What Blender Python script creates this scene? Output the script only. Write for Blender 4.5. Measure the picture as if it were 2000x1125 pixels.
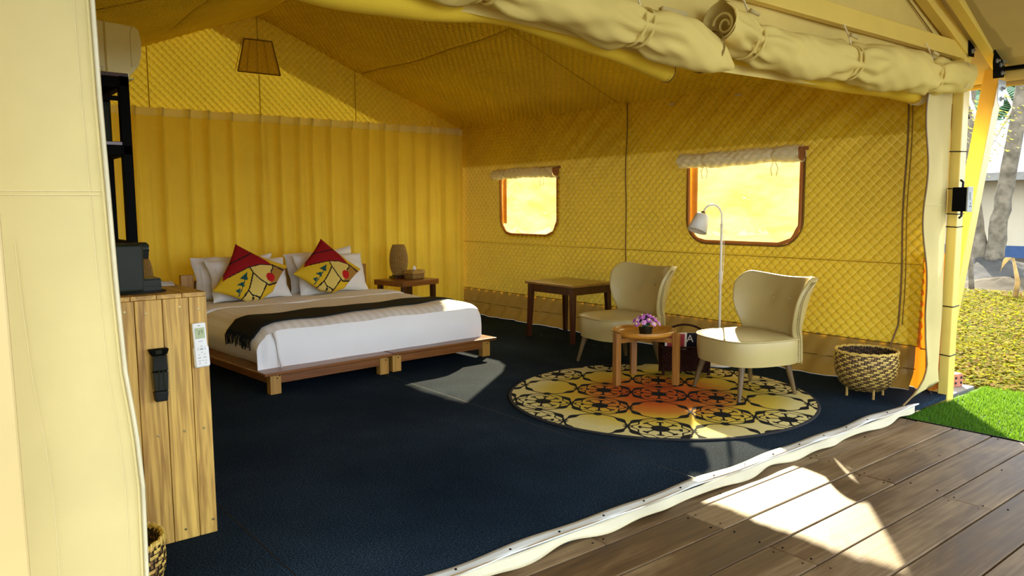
import bpy, bmesh, math, random
import numpy as np
from mathutils import Matrix, Vector

# ------------------------------------------------------------------ reset
for o in list(bpy.data.objects):
    bpy.data.objects.remove(o)
scene = bpy.context.scene
COL = scene.collection
PI = math.pi
rng = random.Random(7)
nrg = np.random.default_rng(7)

# ------------------------------------------------------------------ camera
cam_d = bpy.data.cameras.new('camera')
cam = bpy.data.objects.new('camera', cam_d)
COL.objects.link(cam)
scene.camera = cam
cam_d.sensor_width = 36.0
cam_d.lens = 1493.4 / 2000.0 * 36.0
cam_d.clip_end = 400
yaw, pitch, roll = [math.radians(v) for v in (38.7, 6.015, -0.417)]
Fw = Vector((math.sin(yaw) * math.cos(pitch), math.cos(yaw) * math.cos(pitch), -math.sin(pitch)))
Rt = Vector((math.cos(yaw), -math.sin(yaw), 0))
Up = Rt.cross(Fw)
R2 = Rt * math.cos(roll) + Up * math.sin(roll)
U2 = -Rt * math.sin(roll) + Up * math.cos(roll)
m = Matrix((R2, U2, -Fw)).transposed().to_4x4()
m.translation = Vector((0, 0, 1.35))
cam.matrix_world = m

# ------------------------------------------------------------------ light
world = bpy.data.worlds.new('world')
scene.world = world
world.use_nodes = True
bg = world.node_tree.nodes['Background']
bg.inputs[0].default_value = (0.83, 0.93, 1.05, 1)
bg.inputs[1].default_value = 4.2
sun_d = bpy.data.lights.new('sun', 'SUN')
sun_d.energy = 28.0
sun_d.angle = math.radians(0.7)
sun_d.color = (1.0, 0.90, 0.72)
sun = bpy.data.objects.new('sun', sun_d)
COL.objects.link(sun)
sun.rotation_euler = Vector((1.0, 0.77, 0.61)).to_track_quat('Z', 'Y').to_euler()
sun.location = (12, 9, 8)
vs = scene.view_settings
vs.view_transform = 'Standard'
vs.look = 'None'
vs.gamma = 1.0
vs.use_curve_mapping = False
vs.exposure = 0.2
scene.cycles.max_bounces = 12
scene.cycles.diffuse_bounces = 6
scene.cycles.transparent_max_bounces = 16
scene.cycles.sample_clamp_indirect = 8.0

# ------------------------------------------------------------------ node helper
class NT:
    def __init__(s, name):
        s.mat = bpy.data.materials.new(name)
        s.mat.use_nodes = True
        s.t = s.mat.node_tree
        s.t.nodes.clear()
        s.out = s.t.nodes.new('ShaderNodeOutputMaterial')
    def n(s, typ, **kw):
        nd = s.t.nodes.new(typ)
        for k, v in kw.items():
            setattr(nd, k, v)
        return nd
    def link(s, a, b):
        s.t.links.new(a, b)
    def put(s, v, sock):
        if isinstance(v, E):
            s.link(v.s, sock)
        elif isinstance(v, bpy.types.NodeSocket):
            s.link(v, sock)
        else:
            sock.default_value = v
    def math(s, op, a, b=None, c=None, clamp=False):
        nd = s.n('ShaderNodeMath', operation=op, use_clamp=clamp)
        s.put(a, nd.inputs[0])
        if b is not None: s.put(b, nd.inputs[1])
        if c is not None: s.put(c, nd.inputs[2])
        return E(s, nd.outputs[0])
    def coord(s, kind='Object'):
        return s.n('ShaderNodeTexCoord').outputs[kind]
    def xyz(s, sock):
        nd = s.n('ShaderNodeSeparateXYZ'); s.link(sock, nd.inputs[0])
        return [E(s, o) for o in nd.outputs]
    def mapping(s, sock, scale=(1, 1, 1), loc=(0, 0, 0), rot=(0, 0, 0)):
        nd = s.n('ShaderNodeMapping'); s.link(sock, nd.inputs[0])
        s.put(loc, nd.inputs[1]); nd.inputs[2].default_value = rot; nd.inputs[3].default_value = scale
        return nd.outputs[0]
    def noise(s, vec, scale=5, detail=3, rough=0.55, dist=0.0):
        nd = s.n('ShaderNodeTexNoise'); s.link(vec, nd.inputs['Vector'])
        nd.inputs['Scale'].default_value = scale; nd.inputs['Detail'].default_value = detail
        nd.inputs['Roughness'].default_value = rough; nd.inputs['Distortion'].default_value = dist
        return E(s, nd.outputs[0])
    def ramp(s, fac, stops):
        nd = s.n('ShaderNodeValToRGB'); s.put(fac, nd.inputs[0])
        el = nd.color_ramp.elements
        while len(el) < len(stops): el.new(0.5)
        for e, (p, c) in zip(el, stops):
            e.position = p; e.color = (*c, 1)
        return nd.outputs[0]
    def mix(s, fac, a, b, blend='MIX'):
        nd = s.n('ShaderNodeMix', data_type='RGBA', blend_type=blend)
        s.put(fac, nd.inputs[0])
        for v, i in ((a, 6), (b, 7)):
            s.put((*v, 1) if isinstance(v, tuple) and len(v) == 3 else v, nd.inputs[i])
        return nd.outputs[2]
    def bump(s, h, strength=0.3, dist=0.01):
        nd = s.n('ShaderNodeBump'); s.put(h, nd.inputs['Height'])
        nd.inputs['Strength'].default_value = strength; nd.inputs['Distance'].default_value = dist
        return nd.outputs[0]
    def bsdf(s, color, rough=0.6, bump=None, metal=0.0, spec=0.5, sheen=0.0, coat=0.0):
        nd = s.n('ShaderNodeBsdfPrincipled')
        s.put((*color, 1) if isinstance(color, tuple) and len(color) == 3 else color, nd.inputs['Base Color'])
        s.put(rough, nd.inputs['Roughness'])
        nd.inputs['Metallic'].default_value = metal
        nd.inputs['Specular IOR Level'].default_value = spec
        nd.inputs['Sheen Weight'].default_value = sheen
        nd.inputs['Coat Weight'].default_value = coat
        if bump is not None: s.link(bump, nd.inputs['Normal'])
        return nd.outputs[0]
    def translucent(s, color, normal=None):
        nd = s.n('ShaderNodeBsdfTranslucent')
        s.put((*color, 1) if isinstance(color, tuple) and len(color) == 3 else color, nd.inputs[0])
        return nd.outputs[0]
    def transparent(s, color=(1, 1, 1)):
        nd = s.n('ShaderNodeBsdfTransparent'); s.put((*color, 1), nd.inputs[0]); return nd.outputs[0]
    def mixs(s, fac, a, b):
        nd = s.n('ShaderNodeMixShader'); s.put(fac, nd.inputs[0]); s.link(a, nd.inputs[1]); s.link(b, nd.inputs[2])
        return nd.outputs[0]
    def done(s, shader):
        s.link(shader, s.out.inputs[0]); return s.mat

class E:
    def __init__(s, nt, sock): s.nt, s.s = nt, sock
    def __add__(s, o): return s.nt.math('ADD', s, o)
    __radd__ = __add__
    def __sub__(s, o): return s.nt.math('SUBTRACT', s, o)
    def __rsub__(s, o): return s.nt.math('SUBTRACT', o, s)
    def __mul__(s, o): return s.nt.math('MULTIPLY', s, o)
    __rmul__ = __mul__
    def __truediv__(s, o): return s.nt.math('DIVIDE', s, o)
    def __lt__(s, o): return s.nt.math('LESS_THAN', s, o)
    def __gt__(s, o): return s.nt.math('GREATER_THAN', s, o)
    def abs(s): return s.nt.math('ABSOLUTE', s)
    def floor(s): return s.nt.math('FLOOR', s)
    def fract(s): return s.nt.math('FRACT', s)
    def sin(s): return s.nt.math('SINE', s)
    def cos(s): return s.nt.math('COSINE', s)
    def sqrt(s): return s.nt.math('SQRT', s)
    def min(s, o): return s.nt.math('MINIMUM', s, o)
    def max(s, o): return s.nt.math('MAXIMUM', s, o)
    def pow(s, o): return s.nt.math('POWER', s, o)
    def atan2(s, o): return s.nt.math('ARCTAN2', s, o)

M = {}
def plain(name, color, rough=0.6, metal=0.0, var=0.12, scale=8, bump=0.0, spec=0.5, coat=0.0, bscale=60):
    t = NT(name); c = t.coord()
    f = t.noise(c, scale, 3)
    d = tuple(x * (1 - var) for x in color); l = tuple(min(1, x * (1 + var)) for x in color)
    col = t.ramp(f, [(0.3, d), (0.7, l)])
    b = t.bump(t.noise(c, bscale, 2), bump, 0.01) if bump else None
    M[name] = t.done(t.bsdf(col, rough, b, metal, spec, coat=coat)); return M[name]

def wood(name, dark, light, along='x', scale=1.0, rough=0.45, coat=0.0, bump=0.15, lines=26, spec=0.5):
    t = NT(name); c = t.coord()
    oi = t.n('ShaderNodeObjectInfo')
    rnd = E(t, oi.outputs['Random'])
    comb = t.n('ShaderNodeCombineXYZ')
    for i in range(3): t.put(rnd * (37.0 + 11 * i), comb.inputs[i])
    k = {'x': (0.42, 7, 7), 'y': (7, 0.42, 7), 'z': (7, 7, 0.42)}[along]
    v = t.mapping(c, tuple(q * scale for q in k), comb.outputs[0])
    n1 = t.noise(v, 1.6, 4, 0.6, 0.6)
    rings = (n1 * lines).sin() * 0.5 + 0.5
    fine = t.noise(t.mapping(c, tuple(q * scale * 14 for q in k), comb.outputs[0]), 1.0, 2)
    broad = t.noise(v, 0.7, 2)
    f = rings * 0.25 + fine * 0.36 + broad * 0.55 + (rnd - 0.5) * 0.22 - 0.08
    col = t.ramp(f, [(0.15, dark), (0.85, light)])
    M[name] = t.done(t.bsdf(col, rough, t.bump(f, bump, 0.004), spec=spec, coat=coat)); return M[name]

def fabric(name, color, trans=0.0, tcolor=None, rough=0.85, weave=400, bump=0.15, var=0.08, clear=0.0, sheen=0.0, spec=0.2, nscale=2.5):
    t = NT(name); c = t.coord()
    f = t.noise(c, nscale, 3)
    d = tuple(x * (1 - var) for x in color); l = tuple(min(1, x * (1 + var)) for x in color)
    col = t.ramp(f, [(0.3, d), (0.7, l)])
    sh = t.bsdf(col, rough, t.bump(t.noise(c, weave, 1), bump, 0.002), spec=spec, sheen=sheen)
    if trans: sh = t.mixs(trans, sh, t.translucent(tcolor or color))
    if clear: sh = t.mixs(clear, sh, t.transparent())
    M[name] = t.done(sh); return M[name]

def quilt(name, color, stitch, trans, tcolor):
    t = NT(name)
    u, v, _ = t.xyz(t.coord('UV'))
    da = (u.fract() - 0.5).abs(); db = (v.fract() - 0.5).abs()
    dd = 0.5 - da.max(db)                  # distance to a stitch line
    line = dd < 0.036
    c = t.coord()
    f = t.noise(c, 1.5, 3)
    col = t.ramp(f, [(0.3, tuple(x * .9 for x in color)), (0.7, tuple(x * 1.08 for x in color))])
    col = t.mix(line * 0.75, col, stitch)
    sh = t.bsdf(col, 0.55, t.bump(t.noise(c, 90, 2), 0.12, 0.004), spec=0.3)
    sh = t.mixs(line * 0.012 + trans, sh, t.translucent(tcolor))
    M[name] = t.done(sh); return M[name]

# ------------------------------------------------------------------ materials
quilt('quilt', (0.82, 0.57, 0.012), (0.95, 0.76, 0.16), 0.010, (0.95, 0.75, 0.16))
quilt('quilt_back', (0.86, 0.60, 0.012), (0.97, 0.80, 0.20), 0.026, (1.0, 0.80, 0.06))
quilt('quilt_roof', (0.82, 0.58, 0.020), (0.62, 0.42, 0.015), 0.0, (0.9, 0.7, 0.2))
quilt('blind', (0.88, 0.80, 0.42), (0.95, 0.9, 0.6), 0.10, (0.95, 0.88, 0.6))
fabric('canvas', (0.72, 0.57, 0.17), 0.04, (0.95, 0.75, 0.3))
fabric('canvas_pale', (0.62, 0.51, 0.215), 0.08, (0.95, 0.85, 0.5))
fabric('canvas_mesh', (0.85, 0.60, 0.045), 0.2, (0.9, 0.78, 0.1))
fabric('canvas_backlit', (0.60, 0.22, 0.02), 0.16, (1.0, 0.28, 0.01), nscale=1.2)  # plain tent canvas, its backlit orange put into base and transmitted colour
fabric('margin', (0.7, 0.5, 0.2), 0.25, (0.75, 0.40, 0.10))
fabric('skirt', (0.30, 0.19, 0.035), 0.008, (0.8, 0.5, 0.12), rough=0.4, spec=0.4)
fabric('fly', (0.36, 0.26, 0.09), 0.012, (0.8, 0.6, 0.2))
fabric('curtain', (0.97, 0.78, 0.10), 0.24, (1.0, 0.84, 0.2), clear=0.10)
fabric('curtain_band', (1.0, 0.94, 0.55), 0.45, (1.0, 0.95, 0.6))
fabric('binding', (0.42, 0.18, 0.05), 0.1, (1.0, 0.45, 0.08))
fabric('cord', (0.22, 0.135, 0.025), 0.0)
fabric('seam', (0.52, 0.35, 0.02), 0.0)
fabric('cord_pale', (0.75, 0.66, 0.36), 0.0)
fabric('linen', (0.86, 0.84, 0.80), 0.0, rough=0.7, sheen=0.1)
fabric('runner', (0.010, 0.012, 0.011), 0.0, bump=0.4)
fabric('cush_red', (0.30, 0.008, 0.010)); fabric('cush_yellow', (0.72, 0.47, 0.02)); fabric('cush_cream', (0.74, 0.56, 0.14))
fabric('cush_brown', (0.38, 0.20, 0.035)); fabric('cush_black', (0.012, 0.012, 0.014)); fabric('cush_teal', (0.01, 0.075, 0.075)); fabric('cush_lip', (0.50, 0.012, 0.014))
wood('teak', (0.24, 0.10, 0.010), (0.92, 0.60, 0.13), 'z', 1.0, 0.5, lines=30)
wood('teak_top', (0.22, 0.095, 0.012), (0.72, 0.44, 0.10), 'y', 1.0, 0.5, lines=30)
wood('bedwood', (0.12, 0.035, 0.006), (0.29, 0.105, 0.020), 'x', 1.0, 0.33, coat=0.15)
wood('bedleg', (0.27, 0.12, 0.015), (0.54, 0.29, 0.055), 'z', 1.2, 0.4)
wood('darkwood', (0.022, 0.005, 0.002), (0.085, 0.022, 0.006), 'z', 1.0, 0.3, coat=0.2)
wood('desktop', (0.16, 0.075, 0.012), (0.36, 0.19, 0.04), 'y', 1.0, 0.28, coat=0.3)
wood('trayw', (0.34, 0.13, 0.012), (0.62, 0.29, 0.04), 'x', 1.0, 0.22, coat=0.4)
wood('traylegs', (0.16, 0.055, 0.006), (0.40, 0.17, 0.028), 'z', 1.2, 0.35)
wood('chairleg', (0.07, 0.040, 0.010), (0.20, 0.12, 0.035), 'z', 1.5, 0.5)
plain('leather', (0.50, 0.40, 0.155), 0.36, var=0.05, scale=3, bump=0.06, bscale=140)
plain('brass', (0.40, 0.30, 0.12), 0.35, metal=0.9)
plain('paint', (0.80, 0.60, 0.13), 0.35, var=0.04, scale=3)
plain('paint_pale', (0.58, 0.43, 0.17), 0.4, var=0.04, scale=3)
fabric('ribbon', (0.58, 0.53, 0.37))
plain('paint_bounce_lit', (0.85, 0.56, 0.12), 0.35, var=0.04, scale=3)  # same frame paint, with warm bounced light put into the colour
plain('black', (0.006, 0.006, 0.006), 0.5, spec=0.25)
plain('blackmetal', (0.003, 0.003, 0.003), 0.6, spec=0.03)
plain('blackgloss', (0.010, 0.012, 0.010), 0.12)
plain('machine', (0.016, 0.020, 0.012), 0.42, spec=0.2)
plain('boxdark', (0.016, 0.020, 0.010), 0.45, spec=0.06)
plain('white_plastic', (0.84, 0.85, 0.84), 0.35, var=0.02)
plain('ac_plastic', (1.0, 0.92, 0.45), 0.4, var=0.03)
plain('grey', (0.35, 0.36, 0.34), 0.5)
plain('greyline', (0.45, 0.47, 0.48), 0.5)
plain('lcd', (0.44, 0.52, 0.30), 0.25, var=0.08, scale=40)
plain('steel', (0.55, 0.56, 0.56), 0.35, metal=0.85)
plain('galv', (0.55, 0.60, 0.62), 0.5, metal=0.5)
plain('lampwhite', (0.82, 0.80, 0.70), 0.35, var=0.03)
plain('bulb', (0.9, 0.9, 0.85), 0.2)
plain('paper', (0.82, 0.80, 0.74), 0.8, var=0.03)
plain('wicker', (0.42, 0.25, 0.055), 0.6, var=0.3, scale=50)
plain('wicker_in', (0.20, 0.10, 0.025), 0.8, var=0.3, scale=50)
plain('bamboo_l', (0.60, 0.41, 0.085), 0.5, var=0.25, scale=40)
plain('bamboo_d', (0.17, 0.085, 0.014), 0.6, var=0.3, scale=40)
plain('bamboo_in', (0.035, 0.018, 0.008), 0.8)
plain('rattan_dark', (0.022, 0.006, 0.003), 0.5, var=0.3, scale=60, spec=0.08)
plain('petal', (0.48, 0.11, 0.44), 0.7, var=0.25, scale=60)
plain('petal_l', (0.72, 0.32, 0.62), 0.7, var=0.25, scale=60)
plain('pollen', (0.86, 0.78, 0.34), 0.7)
plain('leafdark', (0.02, 0.055, 0.03), 0.5)
plain('mag_red', (0.40, 0.05, 0.06), 0.3); plain('mag_blue', (0.04, 0.10, 0.22), 0.3); plain('mag_green', (0.10, 0.16, 0.05), 0.3)
plain('mag_navy', (0.015, 0.015, 0.03), 0.25)
plain('vinyl', (0.60, 0.60, 0.54), 0.35, var=0.05)
plain('zip', (0.62, 0.55, 0.34), 0.5)
plain('zipdark', (0.20, 0.11, 0.02), 0.5)
plain('rugblack', (0.010, 0.010, 0.011), 0.9)
plain('slab', (0.17, 0.165, 0.165), 0.8, spec=0.1)
plain('brick', (0.42, 0.15, 0.09), 0.9, var=0.3, scale=40)
plain('skin_leather', (0.52, 0.27, 0.12), 0.5)
# lawn etc.
fabric('lawn1', (0.16, 0.14, 0.004), 0.4, (0.38, 0.33, 0.014), weave=5, bump=0, spec=0.03); fabric('lawn2', (0.095, 0.11, 0.004), 0.4, (0.18, 0.21, 0.010), weave=5, bump=0, spec=0.03)
fabric('lawn3', (0.12, 0.068, 0.012), 0.2, (0.24, 0.15, 0.02), weave=5, bump=0, spec=0.03); plain('lawn_soil', (0.06, 0.05, 0.006), 0.9, var=0.4, scale=3, spec=0.03)
fabric('turfg', (0.045, 0.16, 0.010), 0.45, (0.09, 0.18, 0.008), weave=5, bump=0)
fabric('turfg2', (0.075, 0.21, 0.02), 0.45, (0.12, 0.21, 0.014), weave=5, bump=0); plain('turfbase', (0.03, 0.09, 0.01), 0.9)
plain('sand', (0.075, 0.062, 0.042), 0.95, spec=0.03, var=0.35, scale=1.2, bump=0.6, bscale=4)
plain('mound', (0.055, 0.052, 0.046), 0.95, spec=0.03, var=0.3, scale=2, bump=0.8, bscale=6)
plain('bark', (0.15, 0.13, 0.095), 0.9, spec=0.05, var=0.4, scale=6, bump=0.8, bscale=30)
plain('barkpale', (0.50, 0.46, 0.38), 0.8, var=0.2)
plain('palm', (0.05, 0.12, 0.035), 0.5, var=0.4, scale=3); plain('palmtrunk', (0.16, 0.14, 0.11), 0.9, var=0.4, scale=4, bump=0.8, bscale=8)
plain('yellowleaf', (0.42, 0.36, 0.02), 0.6, var=0.3); plain('dryleaf', (0.32, 0.20, 0.06), 0.8, var=0.4, scale=8)
plain('ntent_roof', (0.085, 0.105, 0.135), 0.45, var=0.06, scale=1); plain('ntent_wall', (0.46, 0.40, 0.28), 0.8, var=0.06, scale=1)
plain('ntent_trim', (0.20, 0.19, 0.16), 0.7); plain('ntent_blue', (0.020, 0.055, 0.14), 0.7)
plain('decksub', (0.010, 0.008, 0.006), 0.9)

# carpet : needle felt, speckled
t = NT('carpet'); c = t.coord()
sp = t.noise(c, 150, 3, 0.7); bl = t.noise(c, 1.2, 3)
col = t.ramp(sp * 0.85 + bl * 0.2 - 0.02, [(0.36, (0.002, 0.005, 0.010)), (0.52, (0.008, 0.017, 0.030)), (0.70, (0.060, 0.095, 0.135))])
M['carpet'] = t.done(t.bsdf(col, 0.95, t.bump(sp, 0.5, 0.006), spec=0.04))

# deck boards
t = NT('deck'); c = t.coord()
oi = t.n('ShaderNodeObjectInfo'); rnd = E(t, oi.outputs['Random'])
cb = t.n('ShaderNodeCombineXYZ')
for i in range(3): t.put(rnd * (41.0 + 13 * i), cb.inputs[i])
g1 = t.noise(t.mapping(c, (1.2, 30, 30), cb.outputs[0]), 1.5, 5, 0.65)
g2 = t.noise(t.mapping(c, (1.0, 3, 3), cb.outputs[0]), 1.2, 3, 0.6, 0.8)
f = g1 * 0.45 + g2 * 0.65 + (rnd - 0.5) * 0.16
col = t.ramp(f, [(0.28, (0.030, 0.015, 0.007)), (0.50, (0.100, 0.054, 0.018)), (0.75, (0.27, 0.18, 0.085))])
rg = g2 * 0.22 + 0.44
M['deck'] = t.done(t.bsdf(col, rg, t.bump(g1, 0.25, 0.004), spec=0.28))

# striped satin bedding
t = NT('satin'); x, y, z = t.xyz(t.coord())
st = ((x * (2 * PI / 0.075)).sin() * 6.0 + 0.5)
st = st.max(0.0).min(1.0)
col = t.mix(st, (0.80, 0.77, 0.70), (0.88, 0.86, 0.82))
nz = t.noise(t.coord(), 3.5, 3)
M['satin'] = t.done(t.bsdf(col, st * 0.22 + 0.38, t.bump(nz, 0.25, 0.03), spec=0.4, sheen=0.1))

fabric('satin_foot', (0.88, 0.87, 0.86), 0.0, rough=0.6, sheen=0.1, var=0.02)
# window sheet: sheer, slightly wrinkled film that scatters part of the sun
t = NT('pane'); c = t.coord()
st = t.noise(t.mapping(c, (1, 2.2, 6), (0, 0, 0), (0.9, 0, 0)), 1.3, 3)
tr = t.translucent(t.ramp(st, [(0.33, (0.44, 0.32, 0.075)), (0.67, (0.60, 0.52, 0.17))]))
gl = t.bsdf((0.9, 0.85, 0.6), 0.25)
M['pane'] = t.done(t.mixs(0.52, t.mixs(0.08, tr, gl), t.transparent((1.0, 0.93, 0.72))))

# rug print
t = NT('rug'); x, y, z = t.xyz(t.coord())
u0, u1, v0, v1 = 0.218, -0.335, 0.33, 0.287
det = u0 * v1 - u1 * v0
p = (x * v1 - y * v0) / det
q = (y * u0 - x * u1) / det
ci = (p + 0.5).floor(); cj = (q + 0.5).floor()
a = p - ci; b = q - cj
k = cj + ci.abs() - 2.0
k3 = k - (k / 3.0 + 0.001).floor() * 3.0
empty = k3 < 0.5
r = (a * a + b * b).sqrt(); th = b.atan2(a)
arm = ((th * 4.0).cos().abs()).pow(4.0)
star = (r < 0.145).max(((r < 0.33) * (arm > (r * 1.2 + 0.52).min(0.9))))
tip = ((r > 0.285) * (r < 0.335) * (arm > 0.30))
star = star.max(tip) * (1.0 - empty)
aa = a.abs(); ab = b.abs()
ring = ((r - 0.485).abs() < 0.017).max(((r - (th * 8.0).cos() * 0.035 - 0.395).abs() < 0.014) * (1.0 - empty))
leafw = (((th - 0.62).cos()).abs()).pow(30.0).max((((th + 0.62).cos()).abs()).pow(30.0))
leaf = ((r - 0.475).abs() < leafw * 0.065)
dx = aa - 0.5; dy = ab - 0.5
blob = (((dx * dx + b * b).sqrt() - 0.055).abs() < 0.026)
d2 = ((a * a + dy * dy).sqrt())
e2 = ((dx * dx + b * b).sqrt()); dot = ((d2 - 0.045).abs() < 0.03).max(((e2 - 0.055).abs() < 0.022) * (b.abs() > 0.02))
ink = star.max(ring).max(leaf).max(blob * 0.0).max(dot)
rr = (x * x + y * y).sqrt()
nz = t.noise(t.coord(), 3, 2)
fld = rr + (nz - 0.5) * 0.16 + (aa + ab) * 0.05
colr = t.ramp(fld, [(0.30, (0.50, 0.095, 0.010)), (0.50, (0.58, 0.21, 0.025)), (0.62, (0.64, 0.40, 0.035)), (0.80, (0.66, 0.50, 0.07)), (0.95, (0.72, 0.62, 0.26))])
wv = ((x * 700.0).sin() * (y * 700.0).sin())
colr = t.mix(ink, colr, (0.012, 0.012, 0.012))
M['rug'] = t.done(t.bsdf(colr, 0.9, t.bump(wv, 0.5, 0.003), spec=0.1))

# ------------------------------------------------------------------ mesh helper
class MB:
    def __init__(s): s.v = []; s.f = []; s.m = []; s.uv = None; s.X = Matrix.Identity(4); s.mi = 0
    def add(s, verts, faces, mi=None):
        o = len(s.v)
        s.v += [tuple(s.X @ Vector(p)) for p in verts]
        s.f += [tuple(i + o for i in f) for f in faces]
        s.m += [s.mi if mi is None else mi] * len(faces)
        return s
    def box(s, x0, x1, y0, y1, z0, z1, mi=None):
        v = [(x, y, z) for z in (z0, z1) for y in (y0, y1) for x in (x0, x1)]
        return s.add(v, [(0, 2, 3, 1), (4, 5, 7, 6), (0, 1, 5, 4), (2, 6, 7, 3), (0, 4, 6, 2), (1, 3, 7, 5)], mi)
    def tbox(s, z0, x0, y0, z1, x1, y1, cx0=0, cy0=0, cx1=0, cy1=0, mi=None):   # tapered post, half sizes x,y at z0 / z1
        v = [(cx0 + a * x0, cy0 + b * y0, z0) for b in (-1, 1) for a in (-1, 1)] + [(cx1 + a * x1, cy1 + b * y1, z1) for b in (-1, 1) for a in (-1, 1)]
        return s.add(v, [(0, 2, 3, 1), (4, 5, 7, 6), (0, 1, 5, 4), (2, 6, 7, 3), (0, 4, 6, 2), (1, 3, 7, 5)], mi)
    def prism(s, pts, d, mi=None):      # polygon in local xy extruded along z by d
        n = len(pts)
        v = [(x, y, 0) for x, y in pts] + [(x, y, d) for x, y in pts]
        f = [tuple(range(n - 1, -1, -1)), tuple(range(n, 2 * n))] + [(i, (i + 1) % n, n + (i + 1) % n, n + i) for i in range(n)]
        return s.add(v, f, mi)
    def tube(s, path, rad, n=8, mi=None, caps=True, sq=None):
        P = [Vector(p) for p in path]; k = len(P)
        R = rad if isinstance(rad, (list, tuple)) else [rad] * k
        T = [(P[min(i + 1, k - 1)] - P[max(i - 1, 0)]).normalized() for i in range(k)]
        ref = Vector((0, 0, 1)) if abs(T[0].z) < 0.9 else Vector((1, 0, 0))
        A = (ref - T[0] * ref.dot(T[0])).normalized()
        v = []
        for i in range(k):
            A = (A - T[i] * A.dot(T[i])).normalized(); B = T[i].cross(A)
            for j in range(n):
                an = 2 * PI * j / n
                rr = R[i](an) if callable(R[i]) else R[i]
                v.append(P[i] + (A * math.cos(an) + B * math.sin(an)) * rr)
        f = [(i * n + j, i * n + (j + 1) % n, (i + 1) * n + (j + 1) % n, (i + 1) * n + j) for i in range(k - 1) for j in range(n)]
        if caps: f += [tuple(range(n - 1, -1, -1)), tuple(range((k - 1) * n, k * n))]
        return s.add(v, f, mi)
    def beam(s, p, q, w, h, up=(0, 0, 1), mi=None):   # rectangular tube p->q; w sideways, h along up
        p = Vector(p); q = Vector(q); T = (q - p).normalized(); U = Vector(up); U = (U - T * U.dot(T)).normalized(); S = T.cross(U)
        v = [c + S * (a * w / 2) + U * (b * h / 2) for c in (p, q) for b in (-1, 1) for a in (-1, 1)]
        return s.add(v, [(0, 1, 3, 2), (4, 6, 7, 5), (0, 4, 5, 1), (2, 3, 7, 6), (0, 2, 6, 4), (1, 5, 7, 3)], mi)
    def lathe(s, prof, n=24, mi=None, c=(0, 0), cap=True):
        v = []; k = len(prof)
        for r_, z in prof:
            for j in range(n):
                a = 2 * PI * j / n; v.append((c[0] + r_ * math.cos(a), c[1] + r_ * math.sin(a), z))
        f = [(i * n + j, i * n + (j + 1) % n, (i + 1) * n + (j + 1) % n, (i + 1) * n + j) for i in range(k - 1) for j in range(n)]
        if cap and prof[0][0] > 1e-4: f.append(tuple(range(n - 1, -1, -1)))
        if cap and prof[-1][0] > 1e-4: f.append(tuple(range((k - 1) * n, k * n)))
        return s.add(v, f, mi)
    def ball(s, c, r, n=8, k=6, mi=None, sc=(1, 1, 1)):
        pr = []
        v = []
        for i in range(k + 1):
            t_ = PI * i / k
            for j in range(n):
                a = 2 * PI * j / n
                v.append((c[0] + r * sc[0] * math.sin(t_) * math.cos(a), c[1] + r * sc[1] * math.sin(t_) * math.sin(a), c[2] - r * sc[2] * math.cos(t_)))
        f = [(i * n + j, i * n + (j + 1) % n, (i + 1) * n + (j + 1) % n, (i + 1) * n + j) for i in range(k) for j in range(n)]
        return s.add(v, f, mi)
    def grid(s, fn, nu, nv, mi=None, flip=False):    # fn(a,b) a,b in 0..1
        v = [fn(i / nu, j / nv) for j in range(nv + 1) for i in range(nu + 1)]
        w = nu + 1
        f = [(j * w + i, j * w + i + 1, (j + 1) * w + i + 1, (j + 1) * w + i) for j in range(nv) for i in range(nu)]
        if flip: f = [tuple(reversed(q)) for q in f]
        return s.add(v, f, mi)
    def build(s, name, mats, parent=None, smooth=False, bevel=0.0, seg=2, solid=0.0, loc=None, clean=False):
        me = bpy.data.meshes.new(name)
        me.from_pydata(s.v, [], s.f)
        mats = mats if isinstance(mats, (list, tuple)) else [mats]
        for q in mats: me.materials.append(M[q])
        if len(mats) > 1: me.polygons.foreach_set('material_index', s.m)
        if clean:
            bm = bmesh.new(); bm.from_mesh(me); bmesh.ops.remove_doubles(bm, verts=bm.verts, dist=1e-5)
            bmesh.ops.recalc_face_normals(bm, faces=bm.faces); bm.to_mesh(me); bm.free()
        if smooth: me.polygons.foreach_set('use_smooth', [True] * len(me.polygons))
        me.update()
        return link(name, me, parent, bevel, seg, solid, loc)

def link(name, me, parent=None, bevel=0.0, seg=2, solid=0.0, loc=None):
    o = bpy.data.objects.new(name, me); COL.objects.link(o)
    if parent is not None: o.parent = parent
    if loc: o.location = loc
    if solid:
        md = o.modifiers.new('thick', 'SOLIDIFY'); md.thickness = solid; md.offset = 0
    if bevel:
        md = o.modifiers.new('bevel', 'BEVEL'); md.width = bevel; md.segments = seg; md.limit_method = 'ANGLE'; md.angle_limit = 0.6
    return o

def thing(name, label, cat, loc=(0, 0, 0), rz=0.0, group=None):
    o = bpy.data.objects.new(name, None); COL.objects.link(o)
    o.location = loc; o.rotation_euler = (0, 0, rz); o.empty_display_size = 0.1
    tag(o, label, cat, group); return o
def tag(o, label, cat, group=None):
    o['label'] = label; o['category'] = cat
    if group: o['group'] = group
    return o
def struct(o): o['kind'] = 'structure'; return o
def stuff(o): o['kind'] = 'stuff'; return o
def setting(name):
    o = bpy.data.objects.new(name, None); COL.objects.link(o); o.empty_display_size = 0.1
    return struct(o)
def copy_tree(o, parent=None):
    c = o.copy(); COL.objects.link(c)
    if parent is not None:
        c.parent = parent
    for ch in list(o.children): copy_tree(ch, c)
    return c
def sm(a, lo, hi):
    t_ = np.clip((a - lo) / (hi - lo), 0, 1); return t_ * t_ * (3 - 2 * t_)

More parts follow.
